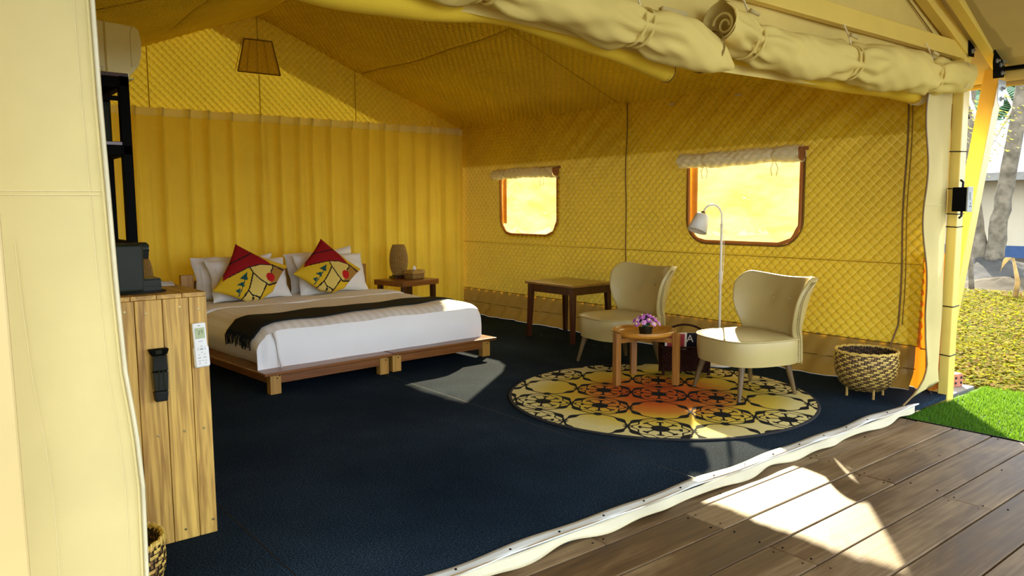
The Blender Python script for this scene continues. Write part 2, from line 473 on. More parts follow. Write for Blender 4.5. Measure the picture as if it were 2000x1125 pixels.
def quilt_mesh(name, origin, eu, ev, nrm, U, V, dia=0.08, k=6, amp=0.010, keep=None, sag=None, mat='quilt', parent=None):
    """quilted sheet: origin + u*eu + v*ev, pillows bulging along nrm"""
    st_ = dia / k
    nu = int(round(U / st_)); nv = int(round(V / st_))
    u = np.linspace(0, U, nu + 1); v = np.linspace(0, V, nv + 1)
    uu, vv = np.meshgrid(u, v)
    a = (uu + vv) / dia; b = (uu - vv) / dia
    h = amp * np.sqrt(np.abs(np.sin(PI * a)) * np.abs(np.sin(PI * b)))
    if sag is not None: h = h + sag(uu, vv)
    P = np.array(origin)[None, None] + uu[..., None] * np.array(eu) + vv[..., None] * np.array(ev) + h[..., None] * np.array(nrm)
    idx = np.arange((nu + 1) * (nv + 1)).reshape(nv + 1, nu + 1)
    F = np.stack([idx[:-1, :-1], idx[:-1, 1:], idx[1:, 1:], idx[1:, :-1]], -1).reshape(-1, 4)
    cu = ((uu[:-1, :-1] + uu[1:, 1:]) / 2).ravel(); cv = ((vv[:-1, :-1] + vv[1:, 1:]) / 2).ravel()
    if keep is not None: F = F[keep(cu, cv)]
    if np.dot(np.cross(eu, ev), nrm) < 0: F = F[:, ::-1]
    me = bpy.data.meshes.new(name)
    n = len(F)
    me.vertices.add(P.shape[0] * P.shape[1]); me.vertices.foreach_set('co', P.reshape(-1).astype(np.float32))
    me.loops.add(n * 4); me.loops.foreach_set('vertex_index', F.reshape(-1).astype(np.int32))
    me.polygons.add(n); me.polygons.foreach_set('loop_start', (np.arange(n) * 4).astype(np.int32))
    me.update(calc_edges=True)
    uvl = me.uv_layers.new(name='UVMap')
    uvs = np.stack([a, b], -1).reshape(-1, 2)[F.reshape(-1)]
    uvl.data.foreach_set('uv', uvs.reshape(-1).astype(np.float32))
    me.polygons.foreach_set('use_smooth', np.ones(n, bool))
    me.materials.append(M[mat])
    me.update()
    return link(name, me, parent)
# ================================================================== SETTING
XL, XR, YF, YB = 0.45, 5.80, 2.25, 8.30
EAVE, RX, RZ = 2.39, 3.16, 3.42
SL = (RZ - EAVE) / (XR - RX)
SLL = (RZ - EAVE) / (RX - XL)
def roofz(x): return RZ - (x - RX) * SL if x > RX else RZ - (RX - x) * SLL
def roofz_np(x): return np.where(x > RX, RZ - (x - RX) * SL, RZ - (RX - x) * SLL)

# floor
fl = struct(MB().box(XL - 0.03, XR + 0.02, 2.235, YB + 0.05, -0.035, 0.0).build('floor', 'carpet'))
sm_ = MB()
for x in (1.06, 3.02): sm_.box(x - 0.002, x + 0.002, 2.24, YB, -0.001, 0.0006)
sm_.build('carpet_seam', 'black', fl)

# ground outside
gr = struct(MB().box(-25, 60, -25, 60, -0.5, -0.14).build('ground', 'sand'))
struct(MB().box(5.85, 6.44, 2.30, 9.0, -0.14, -0.055).build('trim_2', 'slab', bevel=0.008))

# wall right with two windows
W = [(6.39, 7.42, 1.03, 1.735), (3.43, 4.57, 1.03, 1.745)]
def inwin(y, z, w, grow=0.0, rad=0.20):
    y0, y1, z0, z1 = w; y0 -= grow; y1 += grow; z0 -= grow; z1 += grow
    ins = (y > y0) & (y < y1) & (z > z0) & (z < z1)
    r = rad + grow
    for cy, sgn in ((y0 + r, -1), (y1 - r, 1)):
        corner = (z < z0 + r) & ((y - cy) * sgn > 0)
        ins &= ~(corner & ((y - cy) ** 2 + (z - z0 - r) ** 2 > r * r))
    return ins
WY0 = 2.44
def sagR(u, v):      # soft folds hanging from the upper corners
    y = WY0 + u; z = 0.31 + v
    f = 0.016 * np.sin((y * 0.75 + z * 1.0) * 26 + 0.8 * np.sin(y * 3)) * sm(z, 1.55, 2.1) * (0.35 + 0.65 * np.exp(-((y - 3.1) / 0.7) ** 2) + 0.5 * np.exp(-((y - 5.9) / 0.5) ** 2))
    s = 0.03 * np.sin(PI * (y - 2.4) / 2.95) * np.sin(PI * (z - 0.3) / 2.1)
    s = s - 0.012 * np.exp(-((z - 0.915) / 0.012) ** 2)
    s = s - 0.012 * np.exp(-((y - 5.34) / 0.015) ** 2)
    return f - s * 0.5
wr = quilt_mesh('wall_right', (XR, WY0, 0.31), (0, 1, 0), (0, 0, 1), (-1, 0, 0), YB - WY0, EAVE - 0.31 + 0.02, 0.08, 6, 0.021,
                keep=lambda u, v: ~(inwin(WY0 + u, 0.31 + v, W[0], -0.004) | inwin(WY0 + u, 0.31 + v, W[1], -0.004)), sag=sagR)
struct(wr)
# skirt of plain fabric, slightly wavy
def skirt(a, b):
    y = 2.475 + (YB - 2.475) * a; z = 0.002 + 0.318 * b
    w = (1 - b) * (0.018 * math.sin(y * 9) + 0.012 * math.sin(y * 23 + 1)) + 0.006 * math.sin(y * 40 + b * 6)
    x = XR - 0.006 - (1 - b) * 0.05 + w - max(0, 0.10 - z) * 0.5
    return (x, y, z)
MB().grid(skirt, 220, 12).build('skirt', 'skirt', wr, smooth=True)
MB().tube([(XR - 0.035 + 0.008 * math.sin(y * 9), y, 0.145) for y in np.linspace(2.46, YB, 60)], 0.004, 5).build('skirt_hem', 'cord', wr)
MB().tube([(XR - 0.024, y, 0.312) for y in np.linspace(2.46, YB, 20)], 0.004, 5).build('skirt_seam', 'cord', wr)
MB().tube([(XR - 0.034 - 0.006 * math.sin(z * 8), 5.345 + 0.006 * math.sin(z * 5), z) for z in np.linspace(0.02, 2.38, 26)], 0.006, 6).build('hanging_cord', 'cord', wr)
MB().tube([(XR - 0.026, y, 0.915) for y in np.linspace(2.46, YB, 20)], 0.004, 5).build('wall_seam', 'seam', wr)
# long zip at the front end of the wall
zp = [(XR - 0.028, 2.60 + 0.006 * math.sin(z * 6), z) for z in np.linspace(0.55, 2.36, 20)]
zp = [(XR - 0.10, 2.66, 0.03), (XR - 0.09, 2.655, 0.2), (XR - 0.05, 2.63, 0.34), (XR - 0.02, 2.605, 0.46)] + zp
MB().tube(zp, 0.0065, 6).build('zipper', 'zipdark', wr)
MB().tube([(p[0] - 0.004, p[1] - 0.03, p[2]) for p in zp[3:]], 0.0035, 5).build('zipper_tape', 'cord', wr)
# small pull tabs near the eave
for y in (4.02, 4.75, 3.2): MB().box(XR - 0.03, XR - 0.012, y, y + 0.06, 2.30, 2.315).build('loop_tab', 'cord_pale', wr)
# single-layer canvas at the front corner, orange glow of the sun behind it put into its colour
def orange(a, b):
    z = 0.004 + 1.0 * b; wdt = 0.28
    y = 2.56 - wdt * a
    return (XR + 0.012 if y > 2.455 else XR - 0.02 - 0.012 * math.sin(a * 5 + z * 3), y, z)
MB().grid(orange, 8, 24).build('corner_flange', 'canvas_backlit', wr, smooth=True)
MB().grid(lambda a, b: (XR - 0.055 - 0.02 * math.sin(b * 3), 2.38 - 0.075 * a * (0.7 + 0.3 * b), 0.12 + 0.42 * b), 4, 10).build('flange_fold', 'canvas_backlit', wr, smooth=True)
MB().tube([(XR - 0.02, y, 0.30) for y in np.linspace(2.29, 2.44, 4)], 0.005, 5).build('flange_seam', 'cord', wr)
def upper(a, b): return (XR - 0.004, 2.445 - 0.18 * a, 1.28 + 1.11 * b)
MB().grid(upper, 4, 8).build('corner_strip', 'canvas', wr)

# windows
def rr_path(w, grow, n=8, rad=0.20):
    y0, y1, z0, z1 = w; y0 -= grow; y1 += grow; z0 -= grow; r = rad + grow
    p = [(y0, z1)]
    p += [(y0 + r - r * math.cos(a), z0 + r - r * math.sin(a)) for a in np.linspace(0, PI / 2, n)]
    p += [(y1 - r + r * math.sin(a), z0 + r - r * math.cos(a)) for a in np.linspace(0, PI / 2, n)]
    p += [(y1, z1)]
    return p
for i, w in enumerate(W):
    wn = setting('window_%d' % (i + 1))
    pth = rr_path(w, 0.0)
    def wob(p, k): return (XR - 0.02 + 0.004 * math.sin(k * 1.7), p[0] + 0.004 * math.sin(k * 2.3), p[1] + 0.004 * math.cos(k * 1.9))
    MB().tube([wob(p, k) for k, p in enumerate(pth)], 0.016, 6).build('binding', 'binding', wn, smooth=True)
    MB().tube([(XR - 0.012, p[0], p[1]) for p in rr_path(w, 0.022)], 0.008, 5).build('piping', 'cord', wn, smooth=True)
    q = rr_path(w, 0.012)
    pts = [(XR + 0.01, a, b) for a, b in q]
    MB().add(pts, [tuple(range(len(pts)))]).build('pane', 'pane', wn)
    yl = w[3]  # backlit margin on the far side
    MB().box(XR + 0.016, XR + 0.018, w[1] - 0.075, w[1] + 0.012, w[2] + 0.13, w[3]).build('pane_margin', 'margin', wn)

# wall back: gable
def keepB(u, v): return (v < roofz_np(XL + u) + 0.03)
wb = struct(quilt_mesh('wall_back', (XL, YB, 0.0), (1, 0, 0), (0, 0, 1), (0, -1, 0), XR - XL, 3.46, 0.08, 6, 0.022, keep=keepB, mat='quilt_back',
    sag=lambda u, v: 0.02 * np.sin(u * 1.2) * np.sin(v * 1.1) + 0.004 * np.sin(u * 9 + v * 4)))
for x in (2.04, 3.16, 4.30):
    MB().tube([(x, YB - 0.022, z) for z in np.linspace(1.2, roofz(x) - 0.02, 8)], 0.005, 5).build('gable_seam', 'seam', wb)
vent = [(3.002, 3.145), (3.303, 3.150), (3.387, 2.80), (2.922, 2.80)]
def keepV(u, v):
    x = 2.90 + u; z = 2.79 + v; q = (z - 2.80) / 0.35
    return (z > 2.80) & (z < 3.148) & (x > 2.922 + 0.08 * q) & (x < 3.387 - 0.084 * q)
vent_o = quilt_mesh('vent_flap', (2.90, YB - 0.045, 2.79), (1, 0, 0), (0, 0, 1), (0, -1, 0), 0.52, 0.37, 0.06, 6, 0.010, keep=keepV, mat='quilt_back', parent=wb)
for k in range(4):
    a, b = vent[k], vent[(k + 1) % 4]
    MB().tube([(a[0], YB - 0.056, a[1]), (b[0], YB - 0.056, b[1])], 0.007, 5).build('vent_piping', 'cord', vent_o)
for x0 in (2.98, 3.06, 3.14, 3.22, 3.30):
    MB().tube([(x0 + (x0 - 3.15) * 0.5, YB - 0.058, 2.81), (x0, YB - 0.058, 3.14)], 0.003, 4).build('vent_stitch', 'seam', vent_o)
struct(quilt_mesh('wall_left', (XL - 0.04, 2.42, 0.0), (0, 1, 0), (0, 0, 1), (1, 0, 0), YB - 2.42, EAVE + 0.02, 0.08, 4, 0.010))

# ceiling: two quilted slopes, sagging a little between the seams
ce = setting('ceiling')
LR = math.hypot(XR - RX, RZ - EAVE); LL = math.hypot(RX - XL, RZ - EAVE)
er = ((XR - RX) / LR, 0, -(RZ - EAVE) / LR); nr = (-(RZ - EAVE) / LR, 0, -(XR - RX) / LR)
el = (-(RX - XL) / LL, 0, -(RZ - EAVE) / LL); nl = ((RZ - EAVE) / LL, 0, -(RX - XL) / LL)
def sagC(u, v):
    y = 2.3 + u
    s = 0.05 * np.abs(np.sin(PI * (y - 5.45) / 2.85)) * np.sin(PI * np.clip(v / 2.83, 0, 1))
    s = s - 0.02 * np.exp(-((v - 1.32) / 0.03) ** 2)
    return s + 0.008 * np.sin(y * 5 + v * 3)
quilt_mesh('right_slope', (RX, 2.3, RZ), (0, 1, 0), er, nr, YB - 2.3, LR, 0.08, 6, 0.028, sag=sagC, mat='quilt_roof', parent=ce)
quilt_mesh('left_slope', (RX, 2.3, RZ), (0, 1, 0), el, nl, YB - 2.3, LL, 0.08, 6, 0.028, sag=sagC, mat='quilt_roof', parent=ce)
def onR(y, d, lift=0.012):
    v = d; uu = np.array([y - 2.3]); s = float(sagC(uu, np.array([v]))[0]) + lift
    return (RX + er[0] * d + nr[0] * s, y, RZ + er[2] * d + nr[2] * s)
def onL(y, d, lift=0.012):
    s = float(sagC(np.array([y - 2.3]), np.array([d]))[0]) + lift
    return (RX + el[0] * d + nl[0] * s, y, RZ + el[2] * d + nl[2] * s)
for fn in (onR, onL):
    MB().tube([fn(y, 1.32, 0.028) for y in np.linspace(2.32, 8.28, 60)], 0.0045, 5).build('roof_seam', 'seam', ce)
    MB().tube([fn(5.45, d, 0.026) for d in np.linspace(0.05, 2.8, 30)], 0.0045, 5).build('roof_seam', 'seam', ce)
MB().tube([(RX, y, RZ - 0.02) for y in np.linspace(2.32, 8.28, 8)], 0.010, 6).build('ridge_piping', 'seam', ce)

# outer fly over the tent and the deck
fy = setting('roof_fly')
FX0, FX1, FZR = 0.0, 6.32, 3.56
def fz(x): return FZR - abs(x - RX) * 0.424
for sx, nm in ((1, 'right_sheet'), (-1, 'left_sheet')):
    x1 = FX1 if sx > 0 else FX0
    MB().grid(lambda a, b: (RX + (x1 - RX) * a, -1.6 + 10.3 * b, fz(RX + (x1 - RX) * a) - 0.02 * math.sin(PI * a)), 12, 20).build(nm, 'fly', fy, smooth=True)
MB().tube([(FX1, y, fz(FX1) - 0.01) for y in np.linspace(-1.6, 8.7, 12)], 0.02, 6).build('hem', 'fly', fy)

# front gable canvas above the opening
wf = setting('wall_front')
def gable(a, b):
    x = XL - 0.05 + (XR + 0.1 - XL) * a
    zt = min(fz(x) - 0.03, 3.5); zb = 2.02 + 0.03 * math.sin(a * 9)
    return (x, 2.30 + 0.01 * math.sin(x * 5) * (1 - b), zb + (zt - zb) * b)
MB().grid(gable, 60, 14).build('gable_canvas', 'canvas', wf, smooth=True)
MB().tube([(x, 2.288, fz(x) - 0.16) for x in np.linspace(3.3, 5.75, 10)], 0.004, 5).build('gable_stitch', 'cord', wf)
MB().box(2.69, 2.86, 2.283, 2.296, 2.115, 2.225).build('canvas_patch', 'canvas_pale', wf, bevel=0.003)
for x in (2.78,): MB().box(x, x + 0.10, 2.286, 2.297, 2.02, 2.12).build('canvas_patch', 'canvas', wf, bevel=0.003)

# deck of boards
dk = setting('deck')
MB().box(-0.8, 5.06, -1.2, 2.36, -0.139, -0.078).build('joist_bed', 'decksub', dk)
ys = [2.345, 2.13, 1.913, 1.695, 1.478, 1.26, 1.043, 0.826, 0.609, 0.392, 0.175, -0.042, -0.259, -0.476]
sc_ = MB()
for r_ in range(len(ys) - 1):
    cuts = [-0.8, 0.5, 2.70, 5.05] if r_ in (1, 3, 5, 7, 9, 11) else [-0.8, 1.6, 3.81, 5.05]
    if r_ == 0: cuts = [-0.8, 0.9, 2.2, 3.87, 5.05]
    for a, b in zip(cuts[:-1], cuts[1:]):
        z = -0.040 + rng.uniform(-0.0015, 0.0015)
        MB().box(a + 0.002, b - 0.002, ys[r_ + 1] + 0.004, ys[r_] - 0.004, -0.077, z).build('board', 'deck', dk, bevel=0.004)
        for xx in (a + 0.03, b - 0.03, (a + b) / 2):
            for yy in (ys[r_ + 1] + 0.045, ys[r_] - 0.045):
                sc_.lathe([(0.0, -0.0378), (0.0042, -0.038), (0.0042, -0.042)], 8, c=(xx + rng.uniform(-.01, .01), yy))
stuff(sc_.build('screw_heads', 'blackmetal', dk))

# threshold strip of white vinyl with a loose zip ribbon
ts = setting('trim_1')
def thr(a, b):
    x = 0.47 + (5.30 - 0.47) * a
    yb = 2.232 + 0.006 * math.sin(x * 7)
    tp = 1 - max(0, (a - 0.93) / 0.07) ** 2
    return (x, yb + 0.060 * (1 - b) * tp, 0.010 - 0.006 * b + 0.004 * math.sin(x * 11 + b))
MB().grid(thr, 140, 3).build('vinyl_strip', 'vinyl', ts, smooth=True, solid=0.006)
def rib(a, b):
    x = 0.47 + (5.24 - 0.47) * a
    w = 0.016 * math.sin(x * 8.3) + 0.009 * math.sin(x * 17 + 1)
    up = 0.0
    tp = 1 - max(0, (a - 0.94) / 0.06) ** 2
    return (x, 2.230 - (0.022 * b + w * 0.75 * b) * tp, 0.004 - 0.032 * b + 0.008 * math.sin(x * 13) * b + up)
MB().grid(rib, 260, 4).build('loose_ribbon', 'ribbon', ts, smooth=True, solid=0.004)
MB().tube([rib(a, 1.0) for a in np.linspace(0, 1, 260)], 0.005, 5).build('zipper', 'zip', ts)
MB().tube([(x, 2.237 + 0.006 * math.sin(x * 7), 0.009) for x in np.linspace(0.5, 5.3, 80)], 0.0025, 4).build('groove', 'zipdark', ts)
for x in np.arange(0.75, 5.3, 0.26):
    MB().lathe([(0.005, 0.012), (0.005, 0.016), (0.0, 0.017)], 8, c=(x, 2.257)).build('rivet', 'blackmetal', ts)

# ================================================================== FRONT CANVAS THINGS
# tall door flap at the left edge
fz_l = thing('door_flap', 'tall cream canvas door flap filling the left edge of the picture, zip along its side', 'canvas flap', (0.1, 2.25, 0))
def flapL(a, b):
    z = 0.005 + 2.55 * b
    xe = np.interp(z, [0, 0.33, 0.59, 0.75, 0.92, 1.15, 1.37, 1.64, 1.88, 2.6], [0.468, 0.475, 0.478, 0.469, 0.450, 0.440, 0.434, 0.426, 0.422, 0.415])
    x = -0.7 + (xe + 0.7) * a
    y = 2.25 + 0.018 * math.sin(x * 11 + 0.5) * (0.4 + 0.6 * b) + 0.02 * math.sin(x * 4 + z) - 0.03 * max(0, a - 0.93) / 0.07
    return (x - 0.1, y - 2.25, z)
MB().grid(flapL, 50, 40).build('panel', 'canvas_pale', fz_l, smooth=True)
MB().tube([flapL(1.0, b) for b in np.linspace(0, 1, 40)], 0.006, 6).build('zipper', 'zip', fz_l)
MB().tube([(p[0] - 0.012, p[1] - 0.002, p[2]) for p in (flapL(1.0, b) for b in np.linspace(0, 1, 40))], 0.004, 5).build('edge_binding', 'canvas_pale', fz_l)
hs = MB()
for dz in (0, 0.010): hs.tube([(p[0], p[1] - 0.003, p[2]) for p in (flapL(a, (1.385 + dz) / 2.55) for a in np.linspace(0.4, 0.985, 20))], 0.0010, 4)
hs.build('cross_seam', 'cord_pale', fz_l)
hs = MB()
hs.tube([(p[0], p[1] - 0.002, p[2]) for p in (flapL(0.80 + 0.03 * (1 - b), b) for b in np.linspace(0, 0.5, 20))], 0.0007, 4)
hs.tube([(p[0], p[1] - 0.002, p[2]) for p in (flapL(0.965, b) for b in np.linspace(0, 1, 40))], 0.0007, 4)
hs.build('stitching', 'cord_pale', fz_l)

# narrow door flap at the right post
fr = thing('door_flap', 'narrow cream canvas flap hanging beside the yellow corner post, sweeping down to the threshold', 'canvas flap', (5.6, 2.25, 0))
def flapR(a, b):
    z = 2.30 * b
    xl = np.interp(z, [0.03, 0.07, 0.12, 0.18, 0.25, 0.51, 0.80, 1.35, 2.0, 2.4], [5.10, 5.22, 5.31, 5.39, 5.43, 5.44, 5.375, 5.285, 5.235, 5.22])
    xr = np.interp(z, [0.03, 0.2, 0.63, 1.35, 2.04, 2.4], [5.70, 5.67, 5.715, 5.725, 5.69, 5.68])
    zlo = 0.03 + 0.075 * a
    zz = max(z, zlo)
    x = xl + (xr - xl) * a
    y = 2.245 + 0.012 * math.sin(a * 5 + z * 2.2) - 0.012 * math.sin(z * 9) * (1 - a) + 0.03 * a
    return (x - 5.6, y - 2.25, zz)
MB().grid(flapR, 14, 60).build('panel', 'canvas_pale', fr, smooth=True)
MB().tube([flapR(0.0, b) for b in np.linspace(0.012, 1, 50)], 0.006, 6).build('zipper', 'zipdark', fr)
MB().tube([(p[0], p[1] - 0.003, p[2]) for p in (flapR(a, 1.345 / 2.3) for a in np.linspace(0, 1, 10))], 0.002, 4).build('cross_seam', 'cord_pale', fr)

# rolled-up door flaps tied under the beam
def roll(name, label, path, rads, ties, inner=None, openstart=False, seed=1, endcone=False):
    t_ = thing(name, label, 'rolled canvas', (path[0][0], 2.25, 0))
    ox = path[0][0]
    xs = [p[0] for p in path]
    L = xs[-1] - xs[0]; N = 110
    rs = random.Random(seed); ph = [rs.uniform(0, 6) for _ in range(8)]
    P, RR = [], []
    for i in range(N + 1):
        x = xs[0] + L * i / N
        y = float(np.interp(x, xs, [p[1] for p in path])); z = float(np.interp(x, xs, [p[2] for p in path]))
        r0 = float(np.interp(x, [q[0] for q in rads], [q[1] for q in rads]))
        pin = 1.0
        for tx in ties: pin = min(pin, 1 - 0.30 * math.exp(-((x - tx) / 0.07) ** 2))
        near = max([math.exp(-((x - tx) / 0.20) ** 2) for tx in ties] + [0])
        def rad(an, x=x, r0=r0, pin=pin, near=near):
            w = 0.05 * math.sin(3 * an + x * 6 + ph[0]) + 0.05 * math.sin(2 * an - x * 9 + ph[1])
            w += near * (0.13 * math.sin(7 * an + x * 5 + ph[2]) + 0.06 * math.sin(11 * an - x * 13 + ph[3]))
            w += 0.03 * math.sin(5 * an + x * 21 + ph[4]) + 0.022 * math.sin(9 * an - x * 34 + ph[6]) + 0.05 * math.sin(2 * an + x * 15 + ph[7]) + 0.08 * max(0, math.sin(an * 1 + x * 7 + ph[5])) ** 6
            return r0 * pin * (1 + w)
        P.append((x - ox, y - 2.25, z)); RR.append(rad)
    mb = MB().tube(P, RR, 40, caps=not openstart)
    o = mb.build('roll', 'canvas', t_, smooth=True)
    for tx in ties:
        y = float(np.interp(tx, xs, [p[1] for p in path])) - 2.25; z = float(np.interp(tx, xs, [p[2] for p in path]))
        r0 = float(np.interp(tx, [q[0] for q in rads], [q[1] for q in rads])) * 0.80
        st = MB()
        for dx in (-0.025, 0.025):
            st.tube([(tx - ox + dx + 0.02 * math.sin(a), y + math.cos(a) * r0, z + math.sin(a) * r0 * 1.05) for a in np.linspace(0, 2 * PI, 22)], 0.007, 6, caps=False)
        st.build('tie_strap', 'canvas', t_, smooth=True)
        tg = MB(); tg.tube([(tx - ox, y - 0.02, z + r0), (tx - ox - 0.01, y - 0.01, z + r0 + 0.05), (tx - ox - 0.015, y + 0.02, z + r0 + 0.12)], 0.005, 5)
        tg.build('tie_cord', 'cord_pale', t_)
        MB().tube([(tx - ox - 0.025, y - 0.03, z + r0 + 0.055), (tx - ox + 0.035, y - 0.035, z + r0 + 0.045)], 0.011, 6).build('toggle', 'canvas_pale', t_, smooth=True)
    return t_, ox
tA, oxA = roll('rolled_door', 'rolled beige canvas door at top centre whose tapered end hangs under the tube mouth', [(0.7, 2.22, 2.24), (1.4, 2.22, 2.16), (1.9, 2.22, 2.135), (2.45, 2.21, 2.085), (2.75, 2.20, 2.055), (3.06, 2.18, 1.985)],
     [(0.7, 0.09), (1.6, 0.095), (2.0, 0.10), (2.45, 0.095), (2.75, 0.10), (2.9, 0.085), (3.06, 0.012)], [1.68, 2.44], seed=3)
MB().tube([(2.885 - oxA, -0.045, 2.04), (2.90 - oxA, -0.045, 2.035)], 0.098, 30, caps=False).build('end_seam', 'cord', tA, smooth=True)
# inner insect-net roll below it
ia = MB(); ia.tube([(x - oxA, 0.10 + 0.0 * x, float(np.interp(x, [0.7, 1.1, 1.5, 1.9, 2.5, 2.80], [2.12, 2.065, 2.055, 2.07, 2.015, 1.965]))) for x in np.linspace(0.7, 2.80, 40)],
    [float(np.interp(x, [0.7, 1.2, 1.6, 1.75, 2.4, 2.8], [0.07, 0.07, 0.045, 0.03, 0.045, 0.050])) for x in np.linspace(0.7, 2.80, 40)], 20, caps=False)
ia.build('net_roll', 'canvas_mesh', tA, smooth=True)
sp = MB()
for r0 in (0.050, 0.042, 0.035, 0.028): sp.tube([(2.80 - oxA, 0.10 + r0 * math.cos(a), 1.965 + r0 * math.sin(a)) for a in np.linspace(0, 2 * PI, 24)], 0.0028, 5, caps=False)
sp.tube([(2.78 - oxA, 0.10, 1.965), (2.785 - oxA, 0.10, 1.965)], 0.048, 20)
sp.build('net_roll_end', 'zipdark', tA)

tB, oxB = roll('rolled_door', 'rolled beige canvas door at top right, open tube mouth at its left end', [(2.94, 2.17, 2.175), (3.2, 2.20, 2.12), (3.73, 2.21, 2.11), (4.14, 2.20, 2.125), (4.74, 2.19, 2.15), (5.16, 2.20, 2.15), (5.45, 2.20, 2.185), (5.66, 2.19, 2.20)],
     [(2.94, 0.085), (3.2, 0.10), (3.73, 0.10), (4.14, 0.11), (4.74, 0.125), (5.16, 0.11), (5.5, 0.105), (5.62, 0.10), (5.66, 0.06)], [3.2, 4.13, 5.14], openstart=True, seed=11)
MB().tube([(2.938 - oxB, -0.08, 2.176), (2.955 - oxB, -0.079, 2.173)], 0.089, 30, caps=False).build('mouth_hem', 'canvas', tB, smooth=True)
ms = MB(); ms.tube([(2.97 - oxB + 0.02 * k / 20, -0.08 + (0.055 - 0.0018 * k) * math.cos(k * 0.42), 2.165 + (0.055 - 0.0018 * k) * math.sin(k * 0.42)) for k in range(24)], 0.006, 6)
ms.build('inner_coil', 'canvas', tB)
MB().tube([(5.52 - oxB, -0.05, 2.19), (5.535 - oxB, -0.05, 2.19)], 0.108, 30, caps=False).build('end_seam', 'cord_pale', tB, smooth=True)
ib = MB(); ib.tube([(x - oxB, 0.09, float(np.interp(x, [3.0, 4.2, 4.9, 5.33], [2.07, 2.06, 2.075, 2.065]))) for x in np.linspace(3.0, 5.33, 30)], 0.058, 20, caps=False)
ib.build('net_roll', 'canvas_mesh', tB, smooth=True)
sp = MB()
for k, xx in enumerate((5.335, 5.315, 5.295, 5.275)): sp.tube([(xx - oxB, 0.09 + 0.060 * math.cos(a), 2.065 + 0.060 * math.sin(a)) for a in np.linspace(0, 2 * PI, 24)], 0.004, 5, caps=False)
sp.tube([(5.33 - oxB, 0.09, 2.065), (5.335 - oxB, 0.09, 2.065)], 0.056, 20)
sp.build('net_roll_end', 'cord_pale', tB)

# ------------------------------------------------------------------ tent frame
tf = thing('tent_frame', 'yellow painted steel tube frame with black bolted brackets carrying the tent canvas', 'frame', (5.8, 2.25, 0))
def fp(mb, name, mat='paint', bevel=0.006): 
    mb.X = Matrix.Identity(4); mb.v = [(a - 5.8, b - 2.25, c) for a, b, c in mb.v]
    return mb.build(name, mat, tf, bevel=bevel)
post = fp(MB().box(5.75, 5.85, 2.225, 2.295, -0.14, 2.42), 'corner_post')
fp(MB().beam((5.825, 2.372, -0.14), (6.20, 2.19, 2.35), 0.115, 0.105, (0, 1, 0)), 'leaning_post', 'paint_bounce_lit')
fp(MB().box(0.40, 5.76, 2.235, 2.285, 2.335, 2.44), 'tie_beam')
fp(MB().beam((5.84, 2.25, 2.40), (3.16, 2.25, 3.43), 0.07, 0.12), 'rafter')
fp(MB().beam((6.17, 2.16, 2.33), (3.16, 2.02, 3.40), 0.07, 0.10), 'rafter')
fp(MB().beam((0.45, 2.25, 2.40), (3.16, 2.25, 3.43), 0.07, 0.12), 'rafter')
fp(MB().beam((5.80, 2.20, 2.56), (6.16, 2.14, 2.33), 0.08, 0.09), 'link_tube', 'paint_bounce_lit')
fp(MB().beam((6.16, 2.15, 2.34), (6.16, -1.5, 2.34), 0.06, 0.09), 'purlin')
fp(MB().beam((5.90, 8.4, 2.43), (5.90, 2.3, 2.43), 0.06, 0.08), 'eave_rail')
fp(MB().beam((0.133, 2.10, -0.14), (0.118, 2.12, 2.45), 0.12, 0.08, (0, 1, 0)), 'leaning_post', 'paint_pale')
fp(MB().beam((3.16, 8.5, 3.47), (3.16, -1.5, 3.49), 0.07, 0.10), 'ridge_pole')
def plate(pts, x, thick, mat, name, holes, up=0):
    mb = MB(); mb.X = Matrix(((0, 0, 1, x), (1, 0, 0, 0), (0, 1, 0, 0), (0, 0, 0, 1))); mb.prism(pts, thick)
    o = fp(mb, name, mat, 0.002)
    for (y, z) in holes:
        b = MB(); b.X = Matrix(((0, 0, 1, x), (1, 0, 0, y), (0, 1, 0, z), (0, 0, 0, 1)))
        b.lathe([(0.013, 0.0), (0.013, -0.010), (0.006, -0.011), (0.006, -0.024), (0.0, -0.025)], 8)
        q = MB(); q.v = [(p[0] - 5.8, p[1] - 2.25, p[2]) for p in b.v]; q.f = b.f; q.m = b.m
        q.build('bolt', 'steel', o)
    return o
def plate_y(pts, y, thick, mat, name, holes):
    mb = MB(); mb.X = Matrix(((1, 0, 0, 0), (0, 0, 1, y), (0, 1, 0, 0), (0, 0, 0, 1))); mb.prism(pts, -thick)
    o = fp(mb, name, mat, 0.002)
    for (x, z) in holes:
        b = MB(); b.X = Matrix(((1, 0, 0, x - 5.8), (0, 0, 1, y - thick - 2.25), (0, 1, 0, z), (0, 0, 0, 1)))
        b.lathe([(0.016, 0.0), (0.016, -0.009), (0.008, -0.010), (0.008, -0.024), (0.0, -0.025)], 8)
        b.build('bolt', 'steel', o)
    return o
plate_y([(5.754, 2.348), (5.742, 2.499), (5.705, 2.527), (5.736, 2.605), (5.928, 2.533), (5.903, 2.458), (5.842, 2.461), (5.84, 2.351)], 2.212, 0.006, 'blackmetal', 'bracket', [(5.775, 2.565), (5.835, 2.54), (5.87, 2.50), (5.795, 2.45), (5.795, 2.385)])
plate_y([(5.90, 2.20), (5.88, 2.309), (5.905, 2.43), (6.03, 2.47), (6.085, 2.40), (6.085, 2.225)], 2.105, 0.006, 'blackmetal', 'bracket', [(5.95, 2.41), (6.02, 2.40), (5.93, 2.32), (6.0, 2.30), (6.05, 2.33), (6.03, 2.25)])
plate([(2.02, 2.29), (2.14, 2.29), (2.14, 2.41), (1.86, 2.41), (1.86, 2.29)], 6.12, 0.006, 'blackmetal', 'bracket', [(2.05, 2.35), (1.95, 2.35)])
